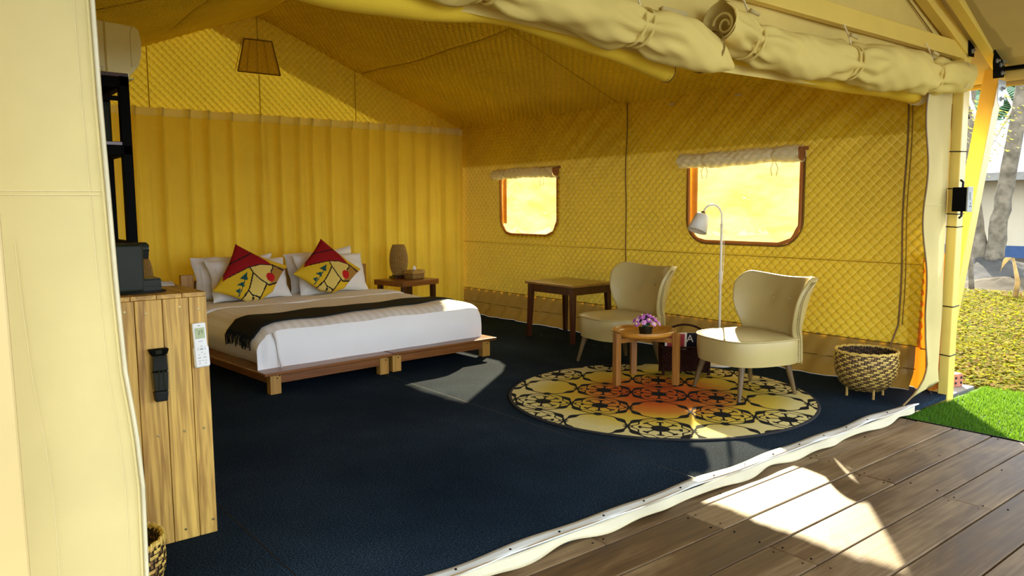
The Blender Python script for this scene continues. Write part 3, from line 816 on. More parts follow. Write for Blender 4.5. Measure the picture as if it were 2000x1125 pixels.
plate_y([(6.03, 2.21), (6.03, 2.06), (6.07, 2.02), (6.14, 2.04), (6.17, 2.21)], 2.118, 0.005, 'galv', 'bracket', [(6.10, 2.15), (6.09, 2.08)])
fp(MB().box(6.115, 6.205, 1.88, 2.15, 2.28, 2.40), 'purlin_sleeve', 'blackmetal')
fp(MB().beam((5.94, 2.36, 2.22), (6.03, 2.31, 1.95), 0.02, 0.05), 'gusset', 'blackmetal', 0.0)
for z in (1.71, 1.455, 1.28, 1.19, 0.63, 0.28):
    zt = MB()
    for a, b in (((5.747, 2.222), (5.747, 2.298)), ((5.747, 2.222), (5.853, 2.222))): zt.tube([(a[0], a[1], z), (b[0], b[1], z + 0.004)], 0.004, 5)
    fp(zt, 'cable_tie', 'black', 0)

# socket on the corner post
so = thing('wall_socket', 'black outlet box with grey switch plate strapped to the corner post', 'socket', (5.745, 2.215, 1.30))
MB().box(-0.075, 0.0, -0.075, 0.02, 0.0, 0.165).build('box', 'blackmetal', so, bevel=0.006)
MB().box(-0.078, 0.008, -0.083, -0.073, -0.004, 0.168).build('plate', 'grey', so, bevel=0.003)
MB().box(-0.045, -0.02, -0.088, -0.08, 0.08, 0.13).build('switch', 'greyline', so, bevel=0.002)
for a, b in ((-0.045, 0.03), (-0.02, 0.03), (-0.033, 0.05)):
    MB().box(a - 0.004, a + 0.004, -0.0845, -0.082, b, b + 0.01).build('socket_hole', 'black', so)
MB().tube([(-0.03, -0.03, 0.165), (-0.03, -0.03, 0.20), (-0.02, -0.01, 0.215)], 0.008, 6).build('cable', 'black', so)
MB().tube([(-0.03, -0.03, 0.0), (-0.03, -0.03, -0.03), (-0.015, -0.01, -0.045)], 0.008, 6).build('cable', 'black', so)
# ================================================================== FURNITURE
# curtains along the back wall
def curtain(name, label, x0, x1, npl, seed):
    t_ = thing(name, label, 'curtain', ((x0 + x1) / 2, 8.16, 0), group='sheer curtains across the back wall')
    cx = (x0 + x1) / 2; rs = random.Random(seed)
    pos = sorted((k + 0.5 + rs.uniform(-0.15, 0.15)) / npl for k in range(npl))
    ph = [rs.uniform(0, 6) for _ in range(npl + 3)]
    def prof(a, z):
        d = min(abs(a - p) for p in pos) * npl
        k = min(range(npl), key=lambda i: abs(a - pos[i]))
        pinch = math.exp(-(d / 0.10) ** 2)
        low = 1 - min(1, max(0, (z - 0.2) / 2.1))
        y = -0.085 * pinch * (1 - 0.35 * low) + 0.020 * math.sin(a * npl * 2 * PI * 2 + ph[k]) * (0.2 + 0.6 * low) + 0.02 * math.sin(a * npl * 2 * PI * 0.5 + ph[0]) * low
        return y
    def fn(a, b):
        z = 0.02 + 2.26 * b
        x = x0 + (x1 - x0) * a + 0.012 * math.sin(a * npl * 6.3 + z) * (1 - b)
        return (x - cx, prof(a, z), z)
    MB().grid(fn, npl * 20, 24).build('sheer', 'curtain', t_, smooth=True)
    MB().grid(lambda a, b: (x0 + (x1 - x0) * a - cx, prof(a, 2.3) - 0.008, 2.272 + 0.078 * b), npl * 20, 3).build('heading_band', 'curtain_band', t_, smooth=True)
    for p in pos:
        MB().tube([(x0 + (x1 - x0) * p - cx, -0.105, 2.345), (x0 + (x1 - x0) * p - cx, -0.10, 2.30), (x0 + (x1 - x0) * p - cx, -0.088, 2.25)], [0.012, 0.008, 0.004], 6).build('pleat', 'curtain_band', t_, smooth=True)
    return t_
curtain('curtain', 'sheer yellow pleated curtain panel behind the headboard, left one reaching behind the black rack', 0.55, 3.17, 11, 1)
curtain('curtain', 'sheer yellow pleated curtain panel behind the bedside lamp, right one reaching the room corner', 3.15, 5.74, 12, 2)

# rolled window blinds
def blind(label, y0, y1, z, r, seed):
    t_ = thing('rolled_blind', label, 'blind', (5.74, (y0 + y1) / 2, z), group=None)
    L = y1 - y0; rs = random.Random(seed); N = 60
    ph = [rs.uniform(0, 6) for _ in range(4)]
    k = 48
    def fn(a, b):
        an = 2 * PI * a; y = -L / 2 + L * b
        q = abs(math.sin(PI * (a * 5 + b * L / 0.09))) * abs(math.sin(PI * (a * 5 - b * L / 0.09)))
        rr = r * (1 + 0.06 * math.sin(3 * b * 7 + ph[0]) + 0.04 * math.sin(2 * an + 9 * b + ph[1])) + 0.013 * math.sqrt(q)
        for ty in (-0.3 * L, 0.28 * L): rr *= 1 - 0.16 * math.exp(-((y - ty) / 0.02) ** 2)
        return (-0.01 - rr * math.cos(an), y, rr * math.sin(an) + 0.006 * math.sin(b * 6 + ph[2]))
    MB().grid(fn, k, 90).build('roll', 'blind', t_, smooth=True)
    sp = MB()
    sp.tube([(-0.01 - (r - 0.0035 * q) * math.cos(q * 0.55), -L / 2 - 0.002, (r - 0.0035 * q) * math.sin(q * 0.55)) for q in range(0, int(r / 0.0035) * 1)], 0.0035, 5)
    sp.tube([(-0.01, -L / 2 + 0.004, 0), (-0.01, -L / 2 + 0.008, 0)], r * 0.96, 20)
    sp.build('spiral_end', 'binding', t_)
    for ty in (-0.3 * L, 0.28 * L):
        MB().tube([(-0.01 - (r * 0.9) * math.cos(a), ty, (r * 0.9) * math.sin(a)) for a in np.linspace(0, 2 * PI, 20)], 0.006, 5, caps=False).build('tie_cord', 'cord_pale', t_)
        for s in (-1, 1):
            MB().tube([(-0.02, ty + s * 0.01, -r), (-0.02, ty + s * 0.035, -r - 0.05), (-0.02, ty + s * 0.02, -r - 0.11)], 0.003, 4).build('tie_end', 'cord', t_)
    MB().box(0.02, 0.035, -L / 2 - 0.03, L / 2, 0.03, 0.06).build('header_strip', 'binding', t_)
    return t_
blind('pale quilted blind rolled up over the small far window nearest the bed', 6.36, 7.49, 1.745, 0.050, 1)
blind('pale quilted blind rolled up over the big near window behind the reading lamp', 3.40, 4.62, 1.765, 0.058, 2)

# ---- bed : two low platforms
def platform(label, x, y, rz, side):
    t_ = thing('bed_platform', label, 'bed base', (x, y, 0), rz)
    w, L = 1.105, 2.10
    for k in range(6):
        a = k * L / 6
        MB().box(0, w, a + 0.0015, a + L / 6 - 0.0015, 0.148, 0.172).build('plank', 'bedwood', t_, bevel=0.006)
    for (lx, ly) in ((0.06, 0.045), (w - 0.14 if side < 0 else w - 0.13, 0.045), (0.06, L - 0.10), (w - 0.14, L - 0.10)):
        if side > 0 and lx < 0.1: lx = 0.02
        if side < 0 and lx > 0.5: lx = w - 0.10
        g = MB().box(lx, lx + 0.085, ly, ly + 0.06, 0, 0.148).build('leg', 'bedleg', t_, bevel=0.004)
        if ly < 0.5:
            for q, (hx, hz) in enumerate(((lx + 0.055, 0.118), (lx + 0.072, 0.135))):
                b = MB(); b.X = Matrix.Translation((hx, ly - 0.001, hz)) @ Matrix.Rotation(PI / 2, 4, 'X'); b.lathe([(0.005, 0.0), (0.005, 0.002), (0, 0.002)], 8)
                b.build('screw', 'blackmetal', g)
    MB().box(0.10, w - 0.10, 0.055, 0.085, 0.075, 0.147).build('rail', 'bedwood', t_, bevel=0.003)
    MB().box(0.07, 0.10, 0.10, L - 0.12, 0.075, 0.147).build('rail', 'bedwood', t_, bevel=0.003)
    MB().box(w - 0.10, w - 0.07, 0.10, L - 0.12, 0.075, 0.147).build('rail', 'bedwood', t_, bevel=0.003)
    for px in ((0.20, 0.32), (w - 0.12, w)) if side < 0 else ((0.0, 0.12), (w - 0.22, w - 0.12)):
        MB().box(px[0], px[1], L, L + 0.05, 0, 0.745).build('headboard_post', 'bedleg', t_, bevel=0.004)
    for z in (0.60, 0.50, 0.40, 0.30):
        MB().box(0.30 if side < 0 else 0.0, w if side < 0 else w - 0.14, L + 0.01, L + 0.035, z, z + 0.085).build('headboard_rail', 'bedwood', t_, bevel=0.004)
    return t_
platform('left low reddish wooden bed platform, nearer the plank cabinet', 1.985, 5.32, math.radians(4.5), -1)
platform('right low reddish wooden bed platform with a sunlit outer corner', 3.10, 5.432, math.radians(2.2), 1)

# mattress with white striped cover
BR = math.radians(3.5)
mt = thing('mattress', 'thick white striped mattress cover tucked over the wide double bed', 'mattress', (2.09, 5.49, 0.172), BR)
MW, ML, MH = 1.985, 1.94, 0.325
def mattress_top(x, y):
    e = min(x, MW - x); f = min(y, 99)
    z = MH - 0.03 * math.exp(-max(0, e) / 0.12) - 0.045 * math.exp(-max(0, f) / 0.16)
    return z
def mat_surf(a, b):
    # a: around the cross-section (left side up, over, right side down), b: along the length
    y = ML * b
    hs = 0.30; tot = hs * 2 + MW
    s = a * tot
    r = 0.10
    bul = 0.035 * math.sin(PI * min(1, max(0, 0.5 + 0.5 * b)))
    if s < hs:
        t_ = s / hs; x = -0.10 * math.sin(PI * min(1, t_ * 0.9)) * 1.0; z = (MH - 0.03) * t_
        x = x + 0.10 * (t_ ** 8) * 0.2
    elif s > hs + MW:
        t_ = (tot - s) / hs; x = MW + 0.06 * math.sin(PI * min(1, t_ * 0.9)); z = (MH - 0.03) * t_
    else:
        q = (s - hs) / MW; x = MW * q
        e = min(q, 1 - q) * MW
        z = MH - 0.03 * max(0, 1 - e / 0.10) ** 2
        x += (-0.030 if q < .5 else 0.03) * max(0, 1 - e / 0.1) ** 2
    # foot end rounding
    if b < 0.08:
        k = 1 - b / 0.08
        z -= 0.05 * k * k * (z / MH)
    z += 0.004 * math.sin(x * 7 + y * 5) + 0.003 * math.sin(x * 13 - y * 11)
    return (x, y, max(z, 0.0))
mb = MB().grid(mat_surf, 110, 70)
mb.build('cover', 'satin', mt, smooth=True)
def foot(a, b):
    x, _, ztop = mat_surf(0.0 + a, 0.0)
    # use the section outline at the foot, filled towards the base
    xt = x if True else 0
    z = ztop * b
    xx = x + (0 if 0.05 < a < 0.95 else 0)
    y = -0.028 * math.sin(PI * b) * (1 if 0.1 < a < 0.9 else 0.2) + 0.004 * math.sin(x * 12 + b * 4) * (1 - b)
    return (xx, y, z)
mb = MB()
cols = [i / 110 for i in range(111)]
mb.grid(foot, 110, 10).build('foot_panel', 'satin_foot', mt, smooth=True)
# folded hospital corner at the near-left
fold = MB()
fold.tube([(0.03, -0.02, 0.27), (0.045, -0.035, 0.2), (0.055, -0.035, 0.10), (0.075, -0.030, 0.0)], [0.014, 0.012, 0.010, 0.006], 8)
fold.build('corner_fold', 'linen', mt, smooth=True)
MB().grid(lambda a, b: (-0.035 + (MW + 0.07) * a, 1.16 + 0.34 * b + 0.015 * math.sin(a * 9), MH + 0.007 + 0.004 * math.sin(a * 14 + b * 3) - 0.028 * max(0, 1 - min(a, 1 - a) * MW / 0.10) ** 2 - 0.012 * (1 - b) ** 6), 60, 10).build('turned_down_sheet', 'linen', mt, smooth=True, solid=0.012)
MB().box(0.0, MW, ML - 0.03, ML, 0.0, MH - 0.02).build('head_end', 'satin', mt, bevel=0.02)

# bed runner
br = thing('bed_runner', 'black woven scarf laid across the foot of the bed with fringed end', 'scarf', (2.09, 5.49, 0.172), BR)
TOT = 0.60 + MW
def on_bed(s, y, off):          # s: arc length over the section, from the left base
    q = mat_surf(min(max(s, 0), TOT) / TOT, y / ML)
    if s < 0.27: return (q[0] - off, q[1], q[2] + 0.3 * off)
    if s < 0.33: return (q[0] - 0.6 * off, q[1], q[2] + off)
    return (q[0], q[1], q[2] + off)
def runner(a, b):
    y0 = 0.085 + 0.24 * a ** 1.3; y1 = 0.56 + 0.02 * a
    return on_bed(0.235 + (0.30 + MW - 0.235) * a, y0 + (y1 - y0) * b, 0.009)
MB().grid(runner, 80, 12).build('cloth', 'runner', br, smooth=True, solid=0.006)
fg = MB()
for k in range(20):
    y = 0.09 + 0.47 * (k + 0.5) / 20; w = rng.uniform(-0.02, 0.02); e = rng.uniform(0.12, 0.155)
    fg.tube([on_bed(0.24, y, 0.010), on_bed(0.20, y + w * 0.4, 0.012), on_bed(e, y + w, 0.011)], [0.007, 0.0055, 0.0045], 5)
stuff(fg.build('fringe', 'runner', br))

# pillows
def pillow_mesh(w, h, d, seed, flange=0.0, nx=34, ny=26):
    rs = random.Random(seed); ph = [rs.uniform(0, 6) for _ in range(8)]
    mb = MB()
    for sgn in (1, -1):
        def fn(a, b, sgn=sgn):
            u = 2 * a - 1; v = 2 * b - 1
            e = max(0.0, (1 - abs(u) ** 2.6)) ** 0.5 * max(0.0, (1 - abs(v) ** 2.6)) ** 0.5
            pu = 1 - 0.06 * (1 - abs(v) ** 2) * abs(u) ** 3; pv = 1 - 0.08 * (1 - abs(u) ** 2) * abs(v) ** 3
            wr_ = 0.012 * math.sin(6 * u + 4 * v + ph[0]) * e + 0.008 * math.sin(-7 * u + 9 * v + ph[1]) * e + 0.006 * math.sin(13 * u * v + ph[2])
            return (u * w / 2 * pu + 0.006 * math.sin(5 * v + ph[3]), sgn * (d / 2 * e + 0.002) + wr_ * (1 if sgn > 0 else 0.6), v * h / 2 * pv + 0.008 * math.sin(4 * u + ph[4]))
        mb.grid(fn, nx, ny, flip=(sgn > 0))
    return mb
def pillow(label, loc, w, h, d, tilt, rz, seed, rolla=0.0):
    t_ = thing('pillow', label, 'pillow', loc, 0, group='white pillows at the head of the bed')
    t_.rotation_euler = (tilt, rolla, rz)
    mb = pillow_mesh(w, h, d, seed)
    mb.v = [(a, b, c + h / 2) for a, b, c in mb.v]
    mb.build('case', 'linen', t_, smooth=True, clean=True)
    hem = MB()
    for s in (-1, 1):
        hem.tube([(s * w * 0.42, -d * 0.33 * math.sin(PI * k / 12) ** .5 - 0.006, h * (0.08 + 0.84 * k / 12)) for k in range(13)], 0.0025, 4)
    hem.build('hem_stitch', 'paper', t_)
    return t_
T = math.radians
pillow('white pillow leaning at the back left, mostly hidden behind another white pillow', (2.52, 7.37, 0.50), 0.80, 0.42, 0.17, T(-15), T(3), 1)
pillow('white pillow standing in front at the left, behind the left face cushion', (2.60, 7.17, 0.49), 0.78, 0.41, 0.20, T(-22), T(4), 2)
pillow('white pillow at the back right with raised corner above the right face cushion', (3.46, 7.44, 0.50), 0.78, 0.43, 0.17, T(-13), T(3), 3, T(-4))
pillow('white pillow standing in front at the right, behind the right face cushion', (3.47, 7.23, 0.49), 0.78, 0.42, 0.20, T(-20), T(3), 4)

# cushions with an appliqued face
def pip(P, poly):
    x, y = P[:, 0], P[:, 1]; ins = np.zeros(len(P), bool); n = len(poly)
    for i in range(n):
        x1, y1 = poly[i]; x2, y2 = poly[(i + 1) % n]
        c = ((y1 > y) != (y2 > y)) & (x < (x2 - x1) * (y - y1) / (y2 - y1 + 1e-12) + x1)
        ins ^= c
    return ins
def seg(P, pts, w):
    r_ = np.zeros(len(P), bool)
    for (a, b) in zip(pts[:-1], pts[1:]):
        a = np.array(a, float); b = np.array(b, float); ab = b - a
        t_ = np.clip(((P - a) @ ab) / (ab @ ab), 0, 1)
        r_ |= np.hypot(*(P - a - t_[:, None] * ab).T) < w
    return r_
def face_colors(P):     # P in drawing units (sketch frame 1055..1810 x 130..750, y down)
    m_ = np.full(len(P), 1)
    m_[pip(P, [(1430, 360), (1530, 370), (1650, 405), (1620, 440), (1600, 458), (1560, 560), (1520, 562), (1470, 490)])] = 2
    m_[pip(P, [(1435, 420), (1512, 545), (1335, 728), (1225, 620), (1330, 545)])] = 2
    m_[pip(P, [(1650, 400), (1830, 500), (1790, 535), (1700, 560), (1600, 568), (1525, 560), (1590, 520), (1605, 455), (1625, 440)])] = 3
    m_[pip(P, [(1400, 90), (1160, 400), (1200, 392), (1300, 375), (1420, 360), (1540, 370), (1650, 405), (1560, 290)])] = 0
    m_[pip(P, [(1300, 428), (1380, 398), (1362, 462)]) | pip(P, [(1253, 470), (1312, 460), (1312, 508)]) | pip(P, [(1222, 510), (1272, 504), (1248, 545)])] = 5
    m_[seg(P, [(1385, 400), (1240, 560)], 4)] = 5
    m_[np.hypot((P[:, 0] - 1577) / 42, (P[:, 1] - 500) / 40) < 1] = 6
    ln = seg(P, [(1280, 280), (1400, 268), (1510, 250)], 5)
    ln |= seg(P, [(1430, 368), (1440, 420), (1475, 495), (1530, 560)], 6) | seg(P, [(1435, 420), (1340, 535), (1228, 618)], 6)
    ln |= seg(P, [(1512, 545), (1420, 630), (1335, 724)], 6) | seg(P, [(1330, 545), (1350, 590), (1412, 632)], 6)
    ln |= seg(P, [(1648, 400), (1640, 430), (1605, 455), (1600, 470)], 5) | seg(P, [(1650, 405), (1720, 465), (1825, 505), (1780, 540), (1700, 560), (1530, 562)], 6)
    ln |= seg(P, [(1225, 385), (1420, 362), (1540, 370), (1650, 405)], 4)
    ln |= pip(P, [(1340, 605), (1366, 618), (1342, 640)]) | seg(P, [(1350, 590), (1352, 610)], 4)
    m_[ln] = 4
    return m_
CM = ['cush_red', 'cush_yellow', 'cush_cream', 'cush_brown', 'cush_black', 'cush_teal', 'cush_lip']
def cushion(label, loc, tilt, rz, rolla, seed, s=0.46):
    t_ = thing('cushion', label, 'cushion', loc, 0, group='face cushions on the bed')
    t_.rotation_euler = (tilt, rolla, rz)
    n = 96
    rs = random.Random(seed); ph = [rs.uniform(0, 6) for _ in range(5)]
    D = s / math.sqrt(2) / 2
    def fn(a, b, sgn=-1):
        u = 2 * a - 1; v = 2 * b - 1
        e = max(0.0, (1 - u * u)) ** 0.42 * max(0.0, (1 - v * v)) ** 0.42
        pu = 1 - 0.10 * (1 - v * v) * abs(u) ** 2; pv = 1 - 0.10 * (1 - u * u) * abs(v) ** 2
        uu = u * pu; vv = v * pv
        X = (uu - vv) * D * 1.10; Z = (uu + vv) * D * 0.98
        y = sgn * (0.075 * e + 0.001) + 0.006 * math.sin(5 * u + 4 * v + ph[0]) * e
        if Z < -0.19: Z = -0.19 + (Z + 0.19) * 0.22      # resting corner pressed flat
        return (X, y, Z + 0.23)
    mb = MB().grid(lambda a, b: fn(a, b, -1), n, n)
    vv = np.array(mb.v); F = np.array(mb.f)
    cen = vv[F].mean(1)
    # drawing is laid out over the cushion's own outline
    P = np.stack([1430 + cen[:, 0] / (2 * D * 1.10) * 378, 445 - (cen[:, 2] - 0.23) / (2 * D * 0.98) * 318], 1)
    mb.m = [int(q) for q in face_colors(P)]
    mb.build('printed_face', CM, t_, smooth=True)
    MB().grid(lambda a, b: fn(a, b, 1), 24, 24, flip=True).build('plain_back', 'cush_cream', t_, smooth=True)
    return t_
cushion('red and yellow face cushion at the left, tilted clockwise, propped on the white pillows', (2.60, 6.98, 0.505), T(-20), T(8), T(-14), 1, 0.50)
cushion('red and yellow face cushion at the right, standing upright on its corner against white pillows', (3.345, 7.03, 0.51), T(-20), T(6), T(0), 2, 0.50)

# bedside tables
def nightstand(label, x, y, rz):
    t_ = thing('bedside_table', label, 'side table', (x, y, 0), rz)
    w, d, h = 0.53, 0.50, 0.555
    MB().box(-w / 2, w / 2, -d / 2, d / 2, h - 0.058, h).build('tabletop', 'bedwood', t_, bevel=0.004)
    for a in (-1, 1):
        for b in (-1, 1):
            MB().box(a * (w / 2 - 0.05) - 0.025, a * (w / 2 - 0.05) + 0.025, b * (d / 2 - 0.05) - 0.025, b * (d / 2 - 0.05) + 0.025, 0, h - 0.058).build('leg', 'darkwood', t_, bevel=0.003)
    MB().box(-w / 2 + 0.07, w / 2 - 0.07, -d / 2 + 0.04, -d / 2 + 0.055, 0.12, 0.15).build('stretcher', 'darkwood', t_)
    return t_
nightstand('small dark red wooden bedside table at the right of the bed', 4.45, 7.46, T(10))
nightstand('small dark red wooden bedside table left of the bed, behind the plank cabinet', 1.55, 7.50, T(3))

def wicker_lamp(label, x, y, z):
    t_ = thing('wicker_lamp', label, 'lamp', (x, y, z))
    MB().box(-0.085, 0.085, -0.085, 0.085, 0, 0.022).build('base', 'darkwood', t_, bevel=0.004)
    MB().box(-0.06, 0.06, -0.06, 0.06, 0.022, 0.035).build('base_step', 'darkwood', t_, bevel=0.003)
    prof = [(0.062, 0.035), (0.080, 0.07), (0.098, 0.13), (0.104, 0.19), (0.100, 0.26), (0.088, 0.32), (0.072, 0.362), (0.066, 0.375)]
    zz = np.linspace(0.035, 0.375, 40); rr_ = np.interp(zz, [p[1] for p in prof], [p[0] for p in prof])
    MB().lathe([(r_ - 0.006, z_) for r_, z_ in zip(rr_, zz)], 24).build('liner', 'wicker_in', t_, smooth=True)
    w = MB()
    for k in range(26):
        a = 2 * PI * k / 26
        w.tube([(r_ * math.cos(a), r_ * math.sin(a), z_) for r_, z_ in zip(rr_[::3], zz[::3])], 0.0035, 4)
    stuff(w.build('upright_canes', 'wicker', t_))
    w = MB()
    for i in range(1, 40):
        w.tube([((rr_[i] + (0.003 if (k + i) % 2 else -0.003)) * math.cos(2 * PI * k / 52), (rr_[i] + (0.003 if (k + i) % 2 else -0.003)) * math.sin(2 * PI * k / 52), zz[i]) for k in range(53)], 0.003, 3, caps=False)
    stuff(w.build('woven_canes', 'wicker', t_))
    MB().tube([(0.067 * math.cos(a), 0.067 * math.sin(a), 0.376) for a in np.linspace(0, 2 * PI, 24)], 0.005, 5, caps=False).build('rim', 'wicker', t_)
    return t_
wicker_lamp('barrel shaped wicker lamp on the right bedside table beside the tissue box', 4.46, 7.64, 0.555)
wicker_lamp('wicker lamp half hidden behind the coffee machine, on the left bedside table', 1.68, 7.45, 0.555)

tb = thing('tissue_box', 'small woven tissue box with a white tissue on the right bedside table', 'tissue box', (4.545, 7.44, 0.555), T(10))
MB().tbox(0, 0.085, 0.065, 0.085, 0.092, 0.070).build('body', 'wicker_in', tb, bevel=0.006)
MB().tbox(0.058, 0.100, 0.077, 0.10, 0.094, 0.072).build('lid', 'wicker', tb, bevel=0.006)
wv = MB()
for z in (0.012, 0.027, 0.042):
    wv.tube([(-0.09, -0.07, z), (0.09, -0.07, z), (0.09, 0.07, z), (-0.09, 0.07, z), (-0.09, -0.07, z)], 0.004, 4)
wv.build('woven_bands', 'wicker', tb)
MB().grid(lambda a, b: ((a - .5) * 0.07 * (1 - 0.8 * b), 0.012 * math.sin(a * 7) * (1 - b), 0.098 + 0.05 * b + 0.006 * math.sin(a * 9) * (1 - b)), 8, 6).build('tissue', 'paper', tb, smooth=True, solid=0.002)

# ---- desk / small wooden table by the window
ds = thing('wooden_table', 'dark brown wooden table with tapered legs by the wall between the windows', 'table', (5.12, 5.44, 0))
TW, TD, TH = 0.55, 0.70, 0.585
MB().box(-0.03, TW, -0.03, TD, TH - 0.025, TH).build('tabletop', 'desktop', ds, bevel=0.006)
for a, b in ((0.02, 0.02), (TW - 0.05, 0.02), (0.02, TD - 0.05), (TW - 0.05, TD - 0.05)):
    sx = -1 if a < 0.2 else 1; sy = -1 if b < 0.2 else 1
    MB().tbox(0, 0.019, 0.019, TH - 0.025, 0.028, 0.028, a + 0.01 + 0.02 * sx, b + 0.01 + 0.02 * sy, a + 0.01, b + 0.01).build('leg', 'darkwood', ds, bevel=0.003)
MB().box(0.03, TW - 0.04, 0.008, 0.028, TH - 0.105, TH - 0.025).build('apron', 'darkwood', ds, bevel=0.002)
MB().box(0.03, TW - 0.04, TD - 0.058, TD - 0.038, TH - 0.105, TH - 0.025).build('apron', 'darkwood', ds, bevel=0.002)
MB().box(0.008, 0.028, 0.04, TD - 0.05, TH - 0.105, TH - 0.025).build('apron', 'darkwood', ds, bevel=0.002)
MB().box(TW - 0.058, TW - 0.038, 0.04, TD - 0.05, TH - 0.105, TH - 0.025).build('apron', 'darkwood', ds, bevel=0.002)

# ---- rug
rg_ = thing('round_rug', 'round rug with black lace pattern fading from orange to cream under the armchairs', 'rug', (4.174, 3.535, 0))
MB().lathe([(0.0, 0.0), (1.072, 0.0), (1.078, 0.006), (1.072, 0.012), (1.052, 0.0125), (1.052, 0.011), (0.0, 0.011)], 96).build('edge_binding', 'rugblack', rg_, smooth=False)
MB().lathe([(1.056, 0.0118), (1.056, 0.0132), (0.0, 0.0132)], 96).build('printed_pile', 'rug', rg_)

# ---- armchairs (local: front = +X)
def armchair(label, x, y, rz):
    t_ = thing('armchair', label, 'armchair', (x, y, 0.0132), rz, group='beige leather cocktail chairs on the rug')
    # seat: D-shaped cushion
    def outline(a):      # around, front rounded
        an = 2 * PI * a
        c, s = math.cos(an), math.sin(an)
        n_ = 4.0 if c < 0 else 3.0
        r_ = 1.0 / ((abs(c) ** n_ + abs(s) ** n_) ** (1 / n_))
        X = 0.005 + r_ * c * 0.305; Y = r_ * s * (0.315 - 0.02 * max(0, c))
        return X, Y
    def seat(a, b):
        X, Y = outline(a)
        if b <= 0.5:     # side wall
            q = b / 0.5; z = 0.235 + 0.175 * q; k = 0.965 + 0.035 * math.sin(PI * q * 0.8)
            return (X * k, Y * k, z)
        q = (b - 0.5) / 0.5
        k = 1.0 - q; z = 0.410 + 0.040 * (1 - k ** 2.2)
        return (X * k, Y * k, z)
    MB().grid(seat, 64, 24).build('seat', 'leather', t_, smooth=True, clean=True)
    MB().add([(*[0.965 * q for q in outline(k / 40)], 0.236) for k in range(40)], [tuple(range(39, -1, -1))]).build('seat_base', 'zipdark', t_)
    MB().tube([(outline(k / 64)[0] * 1.004, outline(k / 64)[1] * 1.004, 0.411) for k in range(65)], 0.0055, 6, caps=False).build('piping', 'leather', t_, smooth=True)
    # winged back
    B = 14
    def cen(s, t):       # s -1..1 across, t 0..1 up : front surface
        z = 0.235 + t * (0.625 - 0.035 * (1 - s * s)) 
        up = max(0, (z - 0.42) / 0.44)
        w = 0.300 + 0.075 * up ** 1.3 - 0.03 * math.exp(-((up - 0.05) / 0.25) ** 2)
        x = -0.235 - 0.135 * up ** 1.1 + (0.05 + 0.12 * math.sin(min(1, up) * PI * 0.75)) * abs(s) ** 3.2
        y = s * w
        if t > 0.93: 
            pass
        dim = 0
        for sy in (-0.085, 0.085):
            dim += 0.016 * math.exp(-(((y - sy) / 0.05) ** 2 + ((z - 0.665) / 0.05) ** 2))
        return Vector((x - dim, y, z))
    def corner(s, t):    # round the two top corners
        if t > 0.8 and abs(s) > 0.8:
            a = (t - 0.8) / 0.2; b = (abs(s) - 0.8) / 0.2
            m_ = max(a, b)
            if m_ > 0:
                l = math.hypot(a, b)
                f = m_ / l if l > 0 else 1
                a *= f; b *= f
                t = 0.8 + a * 0.2; s = math.copysign(0.8 + b * 0.2, s)
        return s, t
    thick = 0.115
    def front(a, b):
        s, t = corner(2 * a - 1, b); return cen(s, t)
    def back(a, b):
        s, t = corner(2 * a - 1, b); p = cen(s, t)
        k = 1 - 0.35 * t
        e = 1 - 0.5 * abs(s) ** 6
        return p + Vector((-thick * k * e, (0.028 * s * (1 - 0.2 * t)) , -0.012 * t))
    NU, NV = 40, 30
    mb = MB().grid(front, NU, NV, flip=True).grid(back, NU, NV)
    w = NU + 1; off = w * (NV + 1)
    fc = []
    for j in range(NV):
        fc.append((j * w, (j + 1) * w, off + (j + 1) * w, off + j * w))
        fc.append((j * w + NU, off + j * w + NU, off + (j + 1) * w + NU, (j + 1) * w + NU))
    for i in range(NU):
        fc.append((NV * w + i, NV * w + i + 1, off + NV * w + i + 1, off + NV * w + i))
        fc.append((i, off + i, off + i + 1, i + 1))
    mb.f += fc; mb.m += [0] * len(fc)
    o = mb.build('backrest', 'leather', t_, smooth=True, clean=True)
    sd = o.modifiers.new('soft', 'BEVEL'); sd.width = 0.014; sd.segments = 3; sd.limit_method = 'ANGLE'; sd.angle_limit = 0.9
    for sy in (-0.085, 0.085):
        b = MB(); b.ball((-0.318, sy, 0.665), 0.013, 10, 6, sc=(0.6, 1, 1)); b.build('button', 'leather', o, smooth=True)
    nl_ = MB()
    for s in (-1, 1):
        for k in range(44):
            t = 0.03 + 0.95 * k / 43
            p = Vector(front(0.5 + s * 0.5, t)) * 0.32 + Vector(back(0.5 + s * 0.5, t)) * 0.68
            nl_.ball((p.x, p.y + s * 0.002, p.z), 0.0055, 6, 4)
    stuff(nl_.build('nailheads', 'brass', o, smooth=True))
    for s in (-1, 1): MB().tube([tuple(back(0.5 + s * 0.5, k / 30)) for k in range(31)], 0.006, 5).build('edge_piping', 'leather', o, smooth=True)
    for (a, b, ta, tb_) in ((0.20, 0.21, 0.255, 0.256), (0.20, -0.21, 0.255, -0.256), (-0.20, 0.20, -0.255, 0.235), (-0.20, -0.20, -0.255, -0.235)):
        MB().tube([(ta, tb_, 0.0), (a, b, 0.245)], [0.013, 0.024], 12).build('leg', 'chairleg', t_, smooth=False)
    return t_
armchair('beige leather armchair at the right, in front of the big window', 4.72, 3.20, T(164))
armchair('beige leather armchair at the left, between wooden table and round tray table', 4.765, 4.48, T(171))

